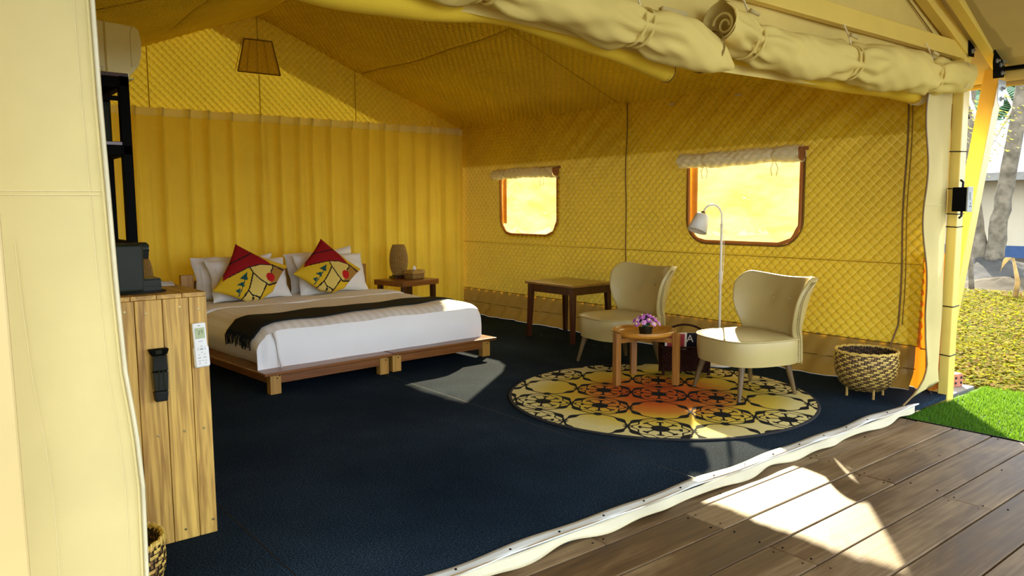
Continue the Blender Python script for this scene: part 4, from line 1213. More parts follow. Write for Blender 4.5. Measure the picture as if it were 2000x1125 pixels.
# ---- round tray table
tt = thing('tray_table', 'small round wooden tray table on three square legs between the armchairs', 'table', (4.40, 3.885, 0.0132))
MB().lathe([(0.0, 0.355), (0.19, 0.355), (0.222, 0.366), (0.243, 0.400), (0.237, 0.402), (0.214, 0.376), (0.19, 0.368), (0.0, 0.368)], 64).build('tray', 'trayw', tt, smooth=True)
MB().tube([(0.240 * math.cos(a), 0.240 * math.sin(a), 0.400) for a in np.linspace(0, 2 * PI, 64)], 0.0055, 6, caps=False).build('rim', 'trayw', tt, smooth=True)
angs = []
for (lx, ly) in ((4.172, 3.913), (4.483, 3.645), (4.535, 4.11)):
    an = math.atan2(ly - 3.885, lx - 4.40); angs.append(an)
    g = MB(); g.X = Matrix.Rotation(an, 4, 'Z'); g.box(0.238, 0.285, -0.023, 0.023, 0, 0.395)
    lg = g.build('leg', 'traylegs', tt, bevel=0.003)
    g = MB(); g.X = Matrix.Rotation(an, 4, 'Z'); g.box(0.0, 0.238, -0.014, 0.014, 0.318, 0.354); g.build('cross_rail', 'traylegs', tt, bevel=0.002)
# flower pot
fpn = thing('flower_pot', 'small pot of knitted purple and white flowers on the tray table', 'flowers', (4.395, 3.86, 0.0132 + 0.368))
MB().tbox(0, 0.034, 0.034, 0.058, 0.040, 0.040).build('pot', 'blackgloss', fpn, bevel=0.006)
lf = MB()
for k in range(16):
    a = rng.uniform(0, 2 * PI); r_ = rng.uniform(0.01, 0.05)
    lf.ball((r_ * math.cos(a), r_ * math.sin(a), 0.07 + rng.uniform(0, .06)), 0.020, 6, 4, sc=(1.2, 0.7, 0.8))
stuff(lf.build('foliage', 'leafdark', fpn, smooth=True))
for k in range(19):
    a = k * 2.4; r_ = 0.098 * math.sqrt((k + 0.5) / 19)
    cx, cy = r_ * math.cos(a), r_ * math.sin(a); cz = 0.150 - 7.0 * r_ * r_ + rng.uniform(-.006, .006)
    nrm = Vector((cx * 1.6, cy * 1.6, 0.10)).normalized()
    q = nrm.to_track_quat('Z', 'Y').to_matrix().to_4x4()
    fb = MB(); fb.X = Matrix.Translation((cx, cy, cz)) @ q
    fb.mi = 0 if k % 3 else 1
    for j in range(6): fb.ball((0.014 * math.cos(j * PI / 3), 0.014 * math.sin(j * PI / 3), 0), 0.0105, 6, 4, sc=(1, 1, 0.7), mi=0 if k % 3 else 1)
    if k % 2: fb.ball((0, 0, 0.006), 0.0095, 6, 4, mi=2)
    else: fb.ball((0, 0, 0.006), 0.0085, 6, 4, mi=1)
    fb.build('flower', ['petal', 'petal_l', 'pollen'], fpn, smooth=True)
# ---- magazine basket
mg = thing('magazine_basket', 'dark woven magazine basket with arched cane handle behind the right armchair', 'basket', (4.86, 3.86, 0.0132), T(-40))
def wall(a, b):
    x = -0.19 + 0.38 * a; return x
bk = MB()
for s in (-1, 1):
    bk.grid(lambda a, b, s=s: (-0.19 + 0.38 * a, s * (0.075 + 0.05 * b) + 0.004 * math.sin(a * 60) * math.cos(b * 40), 0.03 + 0.20 * b + 0.015 * math.cos((a - .5) * 2 * PI) * b * -1), 40, 14)
    bk.grid(lambda a, b, s=s: (s * (0.19 + 0.003 * math.sin(a * 30)), (-1 + 2 * a) * (0.075 + 0.05 * b), 0.03 + 0.20 * b), 12, 14)
bk.box(-0.19, 0.19, -0.075, 0.075, 0.03, 0.04)
stuff(bk.build('woven_body', 'rattan_dark', mg))
MB().tube([(-0.19, -0.125, 0.23), (0.19, -0.125, 0.23), (0.19, 0.125, 0.23), (-0.19, 0.125, 0.23), (-0.19, -0.125, 0.23)], 0.008, 6).build('rim', 'rattan_dark', mg)
for a in (-1, 1):
    for b in (-1, 1): MB().tube([(a * 0.18, b * 0.08, 0.0), (a * 0.18, b * 0.075, 0.06)], 0.011, 6).build('foot', 'rattan_dark', mg)
MB().tube([(0.19 * math.cos(a), 0.0, 0.21 + 0.185 * math.sin(a) ** 0.8) for a in np.linspace(0.0001, PI - 0.0001, 28)], 0.0085, 8).build('handle', 'rattan_dark', mg, smooth=True)
# magazines standing in it
def magazine(label, off, rot, mats, w=0.20, h=0.27):
    t_ = thing('magazine', label, 'magazine', (0, 0, 0))
    t_.matrix_world = Matrix.Translation((4.86, 3.86, 0.0132)) @ Matrix.Rotation(T(-40), 4, 'Z') @ Matrix.Translation(off) @ Matrix.Rotation(rot, 4, 'X')
    MB().box(-w / 2, w / 2, -0.003, 0.003, 0, h).build('pages', 'paper', t_)
    for k, (x0, x1, z0, z1, mt_) in enumerate(mats):
        MB().box(-w / 2 + w * x0, -w / 2 + w * x1, -0.0045, -0.0032, h * z0, h * z1).build('cover_print', mt_, t_)
    return t_
magazine('pale magazine with coloured cover in the woven basket', (-0.085, -0.05, 0.045), T(8), [(0, 1, 0, 0.55, 'mag_blue'), (0.1, 0.9, 0.60, 0.98, 'mag_red'), (0.3, 0.8, 0.1, 0.5, 'mag_green')], 0.17, 0.30)
m2 = magazine('dark magazine with white capital letters in the woven basket', (0.035, 0.02, 0.045), T(8), [(0, 1, 0, 1, 'mag_navy')], 0.20, 0.29)
tx = bpy.data.curves.new('title', 'FONT'); tx.body = 'MA'; tx.size = 0.085; tx.extrude = 0.0006
to = bpy.data.objects.new('title', tx); COL.objects.link(to)
dg = bpy.context.evaluated_depsgraph_get(); me = bpy.data.meshes.new_from_object(to.evaluated_get(dg)); bpy.data.objects.remove(to)
me.materials.clear(); me.materials.append(M['paper'])
ti = link('title_lettering', me, m2); ti.rotation_euler = (PI / 2, 0, 0); ti.location = (-0.09, -0.006, 0.215)

# ---- reading lamp
lp = thing('floor_lamp', 'slim white gooseneck floor lamp standing behind the right armchair', 'floor lamp', (5.40, 3.92, 0))
MB().lathe([(0.0, 0.0), (0.125, 0.0), (0.125, 0.012), (0.115, 0.020), (0.02, 0.024), (0.0, 0.024)], 40).build('base', 'lampwhite', lp, smooth=False)
dx, dy = -0.205, 0.115
ln_ = math.hypot(dx, dy); ux, uy = dx / ln_, dy / ln_
pole = [(0, 0, 0.02), (0, 0, 0.6), (0, 0, 1.22)]
arc = []
R_ = 0.085
for k in range(1, 15):
    a = PI * k / 14 * 0.86
    arc.append((ux * (R_ - R_ * math.cos(a)), uy * (R_ - R_ * math.cos(a)), 1.26 + 0.10 * math.sin(a)))
MB().tube(pole[:1] + [(0, 0, 0.3), (0, 0, 0.6), (0, 0, 0.9), (0, 0, 1.2)], 0.0115, 10).build('pole', 'lampwhite', lp, smooth=True)
end = Vector(arc[-1])
MB().tube([(0, 0, 1.19), (0, 0, 1.23)] + arc, 0.0085, 10).build('gooseneck', 'lampwhite', lp, smooth=True)
MB().tube([(0, 0, 0.70), (0, 0, 0.80)], 0.019, 10).build('switch_block', 'lampwhite', lp, smooth=False)
MB().tube([(0.01, -0.012, 0.72), (0.015, -0.02, 0.95), (0.005, -0.014, 1.22)], 0.0025, 5).build('cable', 'lampwhite', lp)
d_ = Vector((ux * 0.36 - 0.12, uy * 0.36 - 0.10, -1.0)).normalized()
sh_ = MB(); sh_.X = Matrix.Translation(end) @ (-d_).to_track_quat('Z', 'Y').to_matrix().to_4x4()
sh_.lathe([(0.020, 0.0), (0.030, -0.03)], 14); 
cp = sh_.build('cap', 'brass', lp, smooth=True)
sh_ = MB(); sh_.X = Matrix.Translation(end) @ (-d_).to_track_quat('Z', 'Y').to_matrix().to_4x4()
sh_.lathe([(0.018, -0.025), (0.052, -0.028), (0.058, -0.036), (0.082, -0.175), (0.079, -0.175), (0.054, -0.038), (0.018, -0.031)], 32)
shd = sh_.build('lamp_shade', 'lampwhite', lp, smooth=True)
b_ = MB(); b_.X = Matrix.Translation(end) @ (-d_).to_track_quat('Z', 'Y').to_matrix().to_4x4(); b_.ball((0, 0, -0.12), 0.03, 12, 8); b_.tube([(0, 0, -0.03), (0, 0, -0.10)], 0.015, 10)
b_.build('bulb', 'bulb', lp, smooth=True)

# ---- woven baskets
def woven(mb, prof, n, rows, mi_l=0, mi_d=1, step=3):
    zs = np.linspace(prof[0][1], prof[-1][1], rows + 1)
    L_ = [0]
    for (r0, z0), (r1, z1) in zip(prof[:-1], prof[1:]): L_.append(L_[-1] + math.hypot(r1 - r0, z1 - z0))
    tt_ = np.linspace(0, L_[-1], rows + 1)
    rs_ = np.interp(tt_, L_, [p[0] for p in prof]); zs = np.interp(tt_, L_, [p[1] for p in prof])
    for j in range(rows):
        for i in range(n):
            ph = (i + j * step // 2 * 1 + j) % 4
            up = ph < 2
            o = 0.0035 if up else 0.0
            a0 = 2 * PI * i / n; a1 = 2 * PI * (i + 1) / n
            sh = 0.10 * (a1 - a0); gz = 0.12
            za = zs[j] + (zs[j + 1] - zs[j]) * gz; zb = zs[j + 1] - (zs[j + 1] - zs[j]) * gz
            ra, rb = rs_[j] + o, rs_[j + 1] + o
            if up: A0, A1 = a0, a1
            else: A0, A1 = a0 + 2 * sh, a1 - 2 * sh; 
            am = (A0 + A1) / 2; e = 0.002
            v = [(ra * math.cos(A0), ra * math.sin(A0), za), (ra * math.cos(A1), ra * math.sin(A1), za), (rb * math.cos(A1), rb * math.sin(A1), zb), (rb * math.cos(A0), rb * math.sin(A0), zb),
                 ((ra + e) * math.cos(am), (ra + e) * math.sin(am), za), ((rb + e) * math.cos(am), (rb + e) * math.sin(am), zb)]
            mi = mi_l if (up and (i * 7 + j * 3) % 5) else (mi_d if not up else 2)
            mb.add(v, [(0, 4, 5, 3), (4, 1, 2, 5)], mi)
    return mb
def basket(label, x, y, prof, feet, n, rows, rz=0):
    t_ = thing('woven_basket', label, 'basket', (x, y, 0), rz)
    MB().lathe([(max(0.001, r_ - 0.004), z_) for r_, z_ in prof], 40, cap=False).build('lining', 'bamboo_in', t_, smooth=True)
    MB().lathe([(0.0, prof[0][1] + 0.004), (prof[0][0], prof[0][1] + 0.002)], 30).build('bottom', 'bamboo_d', t_)
    stuff(woven(MB(), prof, n, rows).build('weave', ['bamboo_l', 'bamboo_d', 'wicker'], t_))
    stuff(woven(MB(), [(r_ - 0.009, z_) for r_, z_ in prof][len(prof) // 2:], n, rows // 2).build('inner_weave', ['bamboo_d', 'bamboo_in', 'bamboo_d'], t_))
    rm = prof[-1]
    MB().tube([(rm[0] * math.cos(a), rm[0] * math.sin(a), rm[1] + 0.004 * math.sin(a * 20)) for a in np.linspace(0, 2 * PI, 60)], 0.008, 6, caps=False).build('rim', 'bamboo_l', t_)
    lash = MB()
    for k in range(36):
        a = 2 * PI * k / 36
        lash.tube([((rm[0] + 0.010) * math.cos(a), (rm[0] + 0.010) * math.sin(a), rm[1] - 0.012), ((rm[0] + 0.004) * math.cos(a + .06), (rm[0] + 0.004) * math.sin(a + .06), rm[1] + 0.010), ((rm[0] - 0.010) * math.cos(a + .1), (rm[0] - 0.010) * math.sin(a + .1), rm[1] - 0.008)], 0.003, 4)
    stuff(lash.build('rim_lashing', 'bamboo_l', t_))
    for k in range(feet):
        a = 2 * PI * k / feet + 0.6
        MB().tube([(prof[0][0] * 1.12 * math.cos(a), prof[0][0] * 1.12 * math.sin(a), 0.0), (prof[0][0] * 1.12 * math.cos(a), prof[0][0] * 1.12 * math.sin(a), prof[0][1] + 0.04)], 0.009, 6).build('foot', 'wicker', t_)
    return t_
basket('footed bamboo basket on the carpet in the right corner below the zip', 5.30, 2.60, [(0.115, 0.05), (0.165, 0.09), (0.198, 0.16), (0.208, 0.24), (0.203, 0.325)], 4, 64, 22, 0.3)
basket('woven seagrass basket at the bottom left, mostly hidden by the door flap', 0.50, 2.78, [(0.10, 0.0), (0.125, 0.05), (0.15, 0.14), (0.147, 0.235)], 0, 48, 16)

# ================================================================== LEFT SIDE
cb_ = thing('plank_cabinet', 'teak plank cabinet standing inside the entrance behind the left door flap', 'cabinet', (0.965, 3.20, 0))
CH = 1.0; CX0 = 0.49 - 0.965
xs_ = [CX0, -0.372, -0.272, -0.171, -0.071, 0.0]
for a, b in zip(xs_[:-1], xs_[1:]):
    pl = MB().box(a + 0.0012, b - 0.0012, 0.0, 0.02, 0.002, CH - 0.001).build('plank', 'teak', cb_, bevel=0.002)
    for z in (0.955, 0.46, 0.05):
        s_ = MB(); s_.X = Matrix.Translation(((a + b) / 2 + rng.uniform(-.015, .02), -0.0008, z + rng.uniform(-.01, .01))) @ Matrix.Rotation(PI / 2, 4, 'X')
        s_.lathe([(0.0055, 0.0), (0.0055, 0.0015), (0.0, 0.0018)], 10); s_.build('screw', 'brass', pl)
for k in range(5):
    y0 = 0.021; a = CX0 + (0 - CX0) * k / 5; b = CX0 + (0 - CX0) * (k + 1) / 5
    MB().box(a + 0.001, b - 0.001, 0.0, 0.85, CH, CH + 0.018).build('top_plank', 'teak_top', cb_, bevel=0.002)
for k in range(6):
    a = 0.021 + 0.829 * k / 6; b = 0.021 + 0.829 * (k + 1) / 6
    MB().box(-0.02, 0.0, a + 0.001, b - 0.001, 0.002, CH - 0.001).build('side_plank', 'teak', cb_, bevel=0.002)
MB().box(CX0 + 0.005, -0.021, 0.021, 0.84, 0.0, CH - 0.002).build('carcass', 'bamboo_d', cb_)
CT = CH + 0.018

# emergency torch hanging on the cabinet
to_ = thing('torch', 'black plastic emergency torch hanging in a holder on the plank cabinet', 'torch', (0.766, 3.20, 0.70))
MB().tbox(0.085, 0.028, 0.018, 0.108, 0.036, 0.020, 0, -0.020, 0, -0.020).build('holder', 'blackmetal', to_, bevel=0.003)
MB().box(-0.016, 0.008, -0.0425, -0.039, 0.090, 0.106).build('catch', 'boxdark', to_, bevel=0.001)
mbt = MB()
for z0, r0, z1, r1 in ((-0.060, 0.026, 0.02, 0.030), (0.02, 0.030, 0.085, 0.028)):
    mbt.tbox(z0, r0, 0.018, z1, r1, 0.019, 0, -0.022, 0, -0.022)
bo = mbt.build('body', 'blackgloss', to_, bevel=0.006)
MB().tbox(-0.100, 0.022, 0.016, -0.060, 0.026, 0.018, 0, -0.022, 0, -0.022).build('end_cap', 'black', to_, bevel=0.004)
for x in (-0.010, 0.012):
    MB().tbox(-0.05, 0.004, 0.001, 0.03, 0.0015, 0.001, x, -0.0405, x * 0.6, -0.042).build('facet', 'boxdark', to_)

# air-conditioner remote in its wall holder
rm = thing('remote_control', 'white air conditioner remote with small screen in a holder on the plank cabinet', 'remote', (0.932, 3.20, 0.715))
rm.rotation_euler = (0, T(-2.5), 0)
MB().box(-0.027, 0.027, -0.020, -0.006, 0.0, 0.180).build('case', 'white_plastic', rm, bevel=0.010, seg=3)
hd = MB(); hd.box(-0.031, 0.031, -0.024, 0.0, -0.004, 0.085); hd.build('holder', 'white_plastic', rm, bevel=0.010, seg=3)
hf = MB(); hf.box(-0.026, 0.026, -0.0255, -0.0235, 0.004, 0.083); hf.build('holder_front', 'white_plastic', rm, bevel=0.004)
scn = MB().box(-0.019, 0.019, -0.0215, -0.0195, 0.116, 0.160).build('screen', 'lcd', rm, bevel=0.001)
sg = MB()
def digit(x, z, segs, w=0.006, h=0.007, t_=0.0013):
    P_ = {'a': (x, x + w, z + 2 * h - t_, z + 2 * h), 'g': (x, x + w, z + h - t_ / 2, z + h + t_ / 2), 'd': (x, x + w, z, z + t_), 'f': (x, x + t_, z + h, z + 2 * h), 'b': (x + w - t_, x + w, z + h, z + 2 * h), 'e': (x, x + t_, z, z + h), 'c': (x + w - t_, x + w, z, z + h)}
    for s in segs: q = P_[s]; sg.box(q[0], q[1], -0.0222, -0.0214, q[2], q[3])
digit(-0.006, 0.133, 'abged'); digit(0.004, 0.136, 'abgc')
sg.box(-0.012, -0.008, -0.0222, -0.0214, 0.150, 0.1512)
sg.build('digits', 'black', scn)
MB().box(-0.008, 0.008, -0.0212, -0.0195, 0.103, 0.106).build('button_label', 'greyline', rm)
for (x, z, w, h) in ((-0.006, 0.070, 0.012, 0.007), (-0.016, 0.071, 0.004, 0.006), (0.012, 0.071, 0.004, 0.006), (-0.003, 0.084, 0.006, 0.003), (-0.003, 0.058, 0.006, 0.003),
                     (-0.014, 0.049, 0.004, 0.004), (0.009, 0.049, 0.004, 0.004), (-0.017, 0.036, 0.011, 0.004), (0.004, 0.036, 0.012, 0.004), (-0.017, 0.024, 0.010, 0.003), (-0.002, 0.024, 0.006, 0.003), (0.008, 0.024, 0.009, 0.003), (-0.017, 0.013, 0.010, 0.003), (0.006, 0.013, 0.010, 0.003)):
    MB().box(x, x + w, -0.0264, -0.0250, z, z + h).build('button', 'greyline', rm, bevel=0.0006)
MB().box(-0.006, 0.004, -0.0208, -0.0198, 0.168, 0.1705).build('logo_bar', 'mag_green', rm)

# coffee machine
cm = thing('coffee_machine', 'black capsule coffee machine standing on the plank cabinet', 'coffee machine', (0.76, 3.29, CT))
MB().box(-0.16, 0.0, 0.0, 0.13, 0.0, 0.20).build('body', 'machine', cm, bevel=0.018, seg=4)
MB().box(-0.02, 0.060, 0.004, 0.126, 0.0, 0.055).build('drip_tray', 'machine', cm, bevel=0.004)
gd = MB()
for k in range(7): gd.box(0.0, 0.058, 0.010 + k * 0.016, 0.017 + k * 0.016, 0.055, 0.0585)
gd.build('tray_grid', 'blackgloss', cm)
MB().box(-0.0, 0.061, 0.0025, 0.005, 0.026, 0.028).build('tray_seam', 'black', cm)
hb = MB(); hb.tube([(-0.03, 0.065, 0.180), (0.026, 0.065, 0.178)], 0.024, 18); hb.build('brew_head', 'machine', cm, bevel=0.003)
hb = MB(); hb.tube([(0.026, 0.065, 0.178), (0.031, 0.065, 0.178)], 0.019, 18); hb.build('head_ring', 'blackgloss', cm)
hb = MB(); hb.tbox(0.135, 0.010, 0.014, 0.165, 0.018, 0.02, 0.018, 0.065, 0.012, 0.065); hb.build('spout', 'black', cm, bevel=0.003)
MB().tube([(-0.14, -0.012, 0.005), (-0.02, -0.018, 0.006), (0.04, -0.006, 0.006), (0.075, 0.01, 0.006), (0.07, 0.10, 0.006)], 0.0045, 6).build('power_cable', 'black', cm, smooth=True)

# sheets of paper
for k, (lab, dx_, dy_, rot, dz) in enumerate((('white printed sheet lying on the plank cabinet, topmost of the two', 0.885, 3.66, -12, 0.002), ('white sheet under the printed sheet on the plank cabinet', 0.872, 3.72, -4, 0.0))):
    p_ = thing('paper_sheet', lab, 'paper', (dx_, dy_, CT + dz), T(rot), group=None)
    MB().box(-0.0745, 0.0745, -0.105, 0.105, 0.0, 0.0015).build('sheet', 'paper', p_)
    if k == 0:
        tl = MB()
        for r_ in range(9): tl.box(-0.06, 0.06 - 0.02 * (r_ % 3 == 2), -0.08 + r_ * 0.018, -0.077 + r_ * 0.018, 0.0015, 0.0019)
        tl.build('printed_lines', 'greyline', p_)

# black metal rack
rk = thing('metal_rack', 'black steel rack with wooden shelves against the left wall above the coffee machine', 'shelf rack', (0.70, 3.86, CT))
x0, x1, y0, y1 = -0.225, 0.165, -0.02, 0.42
zr = [1.205 - CT, 1.61 - CT, 1.83 - CT, 1.925 - CT]
for a, b in ((x1 - 0.042, y0), (x0, y0), (x1 - 0.042, y1 - 0.042), (x0, y1 - 0.042)):
    lo = 0.0 if a < 0 else 1.20 - CT
    MB().box(a, a + 0.042, b, b + 0.042, lo, 1.95 - CT).build('upright', 'blackmetal', rk, bevel=0.002)
for z in (1.165, 1.60, 1.905):
    zc = z - CT
    for yy in (y0 + 0.004, y1 - 0.038): MB().box(x0, x1 - 0.02, yy, yy + 0.034, zc, zc + 0.042).build('cross_bar', 'blackmetal', rk, bevel=0.002)
    for xx in (x0, x1 - 0.038): MB().box(xx, xx + 0.034, y0, y1, zc, zc + 0.042).build('side_bar', 'blackmetal', rk, bevel=0.002)
for z in (1.642, 1.947):
    for k in range(3):
        a = x0 + (x1 - x0) * k / 3; b = x0 + (x1 - x0) * (k + 1) / 3
        MB().box(a + 0.001, b - 0.001, y0 + 0.002, y1, z - CT, z - CT + 0.017).build('shelf_board', 'darkwood', rk, bevel=0.002)
MB().box(x0, x1 - 0.04, y0 + 0.006, y0 + 0.022, 1.842 - CT, 1.862 - CT).build('cross_bar', 'blackmetal', rk)
bx = thing('storage_box', 'dark grey box standing on the shelf of the black rack', 'box', (0.66, 3.90, 1.642 + 0.017))
MB().box(-0.165, 0.135, 0.0, 0.33, 0.0, 0.175).build('body', 'boxdark', bx, bevel=0.006)
MB().box(-0.167, 0.137, -0.002, 0.332, 0.165, 0.180).build('lid', 'boxdark', bx, bevel=0.004)

# air conditioner
ac = thing('air_conditioner', 'pale wall air conditioner seen from its end above the black rack', 'air conditioner', (0.46, 4.20, 2.0))
prof_ = [(0.335, 0.03), (0.475, -0.006), (0.49, 0.005), (0.535, 0.06), (0.547, 0.12), (0.549, 0.18), (0.540, 0.235), (0.51, 0.255), (0.345, 0.265)]
a_ = MB(); a_.X = Matrix(((1, 0, 0, 0), (0, 0, 1, 0), (0, 1, 0, 0), (0, 0, 0, 1))); a_.prism(prof_, 0.84)
a_.build('body', 'ac_plastic', ac, bevel=0.008, seg=3, clean=True)
pf = [(0.500, 0.05), (0.538, 0.066), (0.5505, 0.12), (0.5525, 0.18), (0.543, 0.238), (0.515, 0.256), (0.502, 0.22)]
a_ = MB(); a_.X = Matrix(((1, 0, 0, 0), (0, 0, 1, -0.004), (0, 1, 0, 0), (0, 0, 0, 1))); a_.prism(pf, 0.846)
a_.build('front_panel', 'ac_plastic', ac, bevel=0.005, clean=True)
MB().box(0.386, 0.394, -0.0025, 0.0, 0.022, 0.262).build('end_cap_seam', 'canvas', ac)
for z in (0.030, 0.037, 0.044): MB().box(0.352, 0.374, -0.0022, 0.0, z, z + 0.002).build('mark_line', 'greyline', ac)
a_ = MB(); a_.X = Matrix.Translation((0.470, 0.03, 0.004)); a_.box(0, 0.05, 0, 0.78, -0.004, 0.004); a_.build('louver', 'ac_plastic', ac, bevel=0.002)
MB().box(0.0, 0.34, 0.02, 0.82, 0.03, 0.27).build('mounting_box', 'blackmetal', ac)
# ================================================================== OUTSIDE
# artificial turf mat
tm = thing('artificial_turf', 'bright green artificial turf mat beside the wooden deck', 'turf', (5.9, 1.4, 0))
MB().box(-0.84, 0.55, -1.8, 0.86, -0.14, -0.062).build('mat', 'turfbase', tm)
MB().box(-0.848, -0.838, -1.8, 0.86, -0.10, -0.036).build('edge_strip', 'blackmetal', tm)
N_ = 42000
px_ = nrg.uniform(-0.835, 0.56, N_); py_ = nrg.uniform(-1.5, 0.84, N_)
keep_ = ~((px_ < -0.02) & (py_ > 0.62) & (py_ - 0.62 > (px_ + 0.02) * -9)) 
def blades(name, px, py, z0, h, w, mats, parent, lean=0.5):
    n = len(px); an = nrg.uniform(0, 2 * PI, n); hh = h * nrg.uniform(0.6, 1.2, n); ww = w * nrg.uniform(0.7, 1.3, n)
    la = nrg.uniform(0, 2 * PI, n); ll = hh * lean * nrg.uniform(0, 1, n)
    V = np.zeros((n, 3, 3))
    V[:, 0] = np.stack([px - ww * np.cos(an), py - ww * np.sin(an), np.full(n, z0)], 1)
    V[:, 1] = np.stack([px + ww * np.cos(an), py + ww * np.sin(an), np.full(n, z0)], 1)
    V[:, 2] = np.stack([px + ll * np.cos(la), py + ll * np.sin(la), z0 + hh], 1)
    me = bpy.data.meshes.new(name)
    me.vertices.add(n * 3); me.vertices.foreach_set('co', V.reshape(-1).astype(np.float32))
    me.loops.add(n * 3); me.loops.foreach_set('vertex_index', np.arange(n * 3, dtype=np.int32))
    me.polygons.add(n); me.polygons.foreach_set('loop_start', (np.arange(n) * 3).astype(np.int32))
    for q in mats: me.materials.append(M[q])
    me.update(calc_edges=True)
    me.polygons.foreach_set('material_index', nrg.integers(0, len(mats), n).astype(np.int32))
    return stuff(link(name, me, parent))
blades('grass_blades', px_, py_, -0.064, 0.030, 0.0035, ['turfg', 'turfg2'], tm)

# lawn with fallen leaves
lw = tag(MB().grid(lambda a, b: (6.44 + 7.6 * a + 0.25 * math.sin(b * 40) * (a > 0.97), -2 + 12 * b, -0.135 + 0.02 * math.sin(a * 20) * math.sin(b * 17)), 40, 40).build('lawn', 'lawn_soil', None, smooth=True), 'yellow green lawn with scattered dry leaves beyond the corner post', 'lawn')
stuff(lw)
N_ = 60000
rr_ = 6.6 + 7.6 * nrg.uniform(0, 1, N_) ** 1.0; tt_ = nrg.uniform(0.05, 0.55, N_)
qx = rr_ ; qy = rr_ * tt_ + nrg.uniform(-.3, .3, N_)
def leaves(name, px, py, z0, size, mats, parent, probs):
    n = len(px); an = nrg.uniform(0, 2 * PI, n); s = size * nrg.uniform(0.6, 1.4, n); tl = nrg.uniform(-0.7, 0.9, n)
    c, si = np.cos(an), np.sin(an)
    V = np.zeros((n, 4, 3)); zz = z0 + nrg.uniform(0, 0.06, n)
    V[:, 0] = np.stack([px - c * s, py - si * s, zz], 1)
    V[:, 1] = np.stack([px + si * s * .45, py - c * s * .45, zz + 0.3 * s * np.abs(tl)], 1)
    V[:, 2] = np.stack([px + c * s, py + si * s, zz + s * tl], 1)
    V[:, 3] = np.stack([px - si * s * .45, py + c * s * .45, zz + 0.3 * s * np.abs(tl)], 1)
    me = bpy.data.meshes.new(name)
    me.vertices.add(n * 4); me.vertices.foreach_set('co', V.reshape(-1).astype(np.float32))
    me.loops.add(n * 4); me.loops.foreach_set('vertex_index', np.arange(n * 4, dtype=np.int32))
    me.polygons.add(n); me.polygons.foreach_set('loop_start', (np.arange(n) * 4).astype(np.int32))
    for q in mats: me.materials.append(M[q])
    me.update(calc_edges=True)
    me.polygons.foreach_set('material_index', nrg.choice(len(mats), n, p=probs).astype(np.int32))
    return stuff(link(name, me, parent))
leaves('lawn_leaves', qx, qy, -0.13, 0.032, ['lawn1', 'lawn2', 'lawn3'], lw, [0.6, 0.22, 0.18])

# brick and sandal by the post
bk_ = thing('brick', 'reddish hollow brick lying on the slab edge behind the corner post', 'brick', (6.345, 2.47, -0.055), T(-15))
MB().box(-0.05, 0.05, -0.10, 0.10, 0, 0.10).build('body', 'brick', bk_, bevel=0.004)
for a in (-0.03, 0.03):
    for z in (0.03, 0.07):
        h_ = MB(); h_.X = Matrix.Translation((a, -0.1005, z)) @ Matrix.Rotation(PI / 2, 4, 'X'); h_.lathe([(0.011, 0), (0.011, 0.001), (0, 0.001)], 10); h_.build('hole', 'black', bk_)
sd_ = thing('sandal', 'tan sandal with a black strap lying under the hem of the right door flap', 'sandal', (5.74, 2.345, -0.045), T(-5))
def sole(a, k=1.0):
    an = 2 * PI * a; return (0.12 * math.cos(an), (0.042 + 0.006 * math.cos(an)) * math.sin(an))
s_ = MB(); s_.prism([sole(k / 24) for k in range(24)], 0.022); s_.build('sole', 'slab', sd_, bevel=0.004)
s_ = MB(); s_.X = Matrix.Translation((0, 0, 0.022)); s_.prism([tuple(0.94 * q for q in sole(k / 24)) for k in range(24)], 0.006); s_.build('footbed', 'skin_leather', sd_)
MB().tube([(-0.045, -0.042, 0.02), (-0.045, -0.03, 0.055), (-0.045, 0, 0.068), (-0.045, 0.03, 0.055), (-0.045, 0.042, 0.02)], 0.009, 6).build('strap', 'black', sd_, smooth=True)
MB().tube([(0.06, -0.038, 0.02), (0.065, -0.03, 0.06), (0.09, 0, 0.072), (0.065, 0.03, 0.06), (0.06, 0.038, 0.02)], 0.007, 6).build('strap', 'black', sd_, smooth=True)

# neighbouring tent
nt = thing('neighbour_tent', 'neighbouring tent with blue grey roof and beige walls on a dark blue plinth', 'tent', (24, 9, -0.14))
MB().box(0, 4.5, -7, 3.6, 0, 0.33).build('plinth', 'ntent_blue', nt)
def nwall(a, b): return (0.10 + 0.02 * math.sin(a * 60 + 3 * b) * (1 - b), -7 + 10.6 * a, 0.33 + 1.95 * b)
MB().grid(nwall, 120, 6).build('canvas_wall', 'ntent_wall', nt, smooth=True)
for k in range(6):
    y = -5.3 + 1.7 * k + 0.1
    po = MB().box(-0.02, 0.08, y, y + 0.12, 0.33, 2.22).build('pole', 'ntent_wall', nt)
    MB().box(-0.03, 0.02, y, y + 0.14, 2.05, 2.22).build('bracket', 'blackmetal', po)
    for j in range(7):
        MB().tube([(-0.025, y + 0.16, 0.55 + j * 0.24), (-0.03, y + 0.22, 0.60 + j * 0.24)], 0.018, 4).build('lacing', 'paper', nt)
MB().grid(lambda a, b: (-0.75 + 3.4 * b, -7.4 + 11.2 * a, 2.30 + 1.75 * b - 0.06 * math.sin(PI * b) + 0.02 * math.sin(a * 90) * max(0, 0.3 - b)), 140, 12).build('roof', 'ntent_roof', nt, smooth=True)
MB().grid(lambda a, b: (2.65 + 3.4 * b, -7.4 + 11.2 * a, 4.05 - 1.75 * b), 10, 6).build('roof', 'ntent_roof', nt, smooth=True)
MB().box(-0.78, -0.70, -7.4, 3.8, 2.12, 2.33).build('valance', 'ntent_trim', nt)
MB().box(0.2, 4.4, -6.9, 3.5, 0.33, 2.2).build('inner_wall', 'ntent_wall', nt)

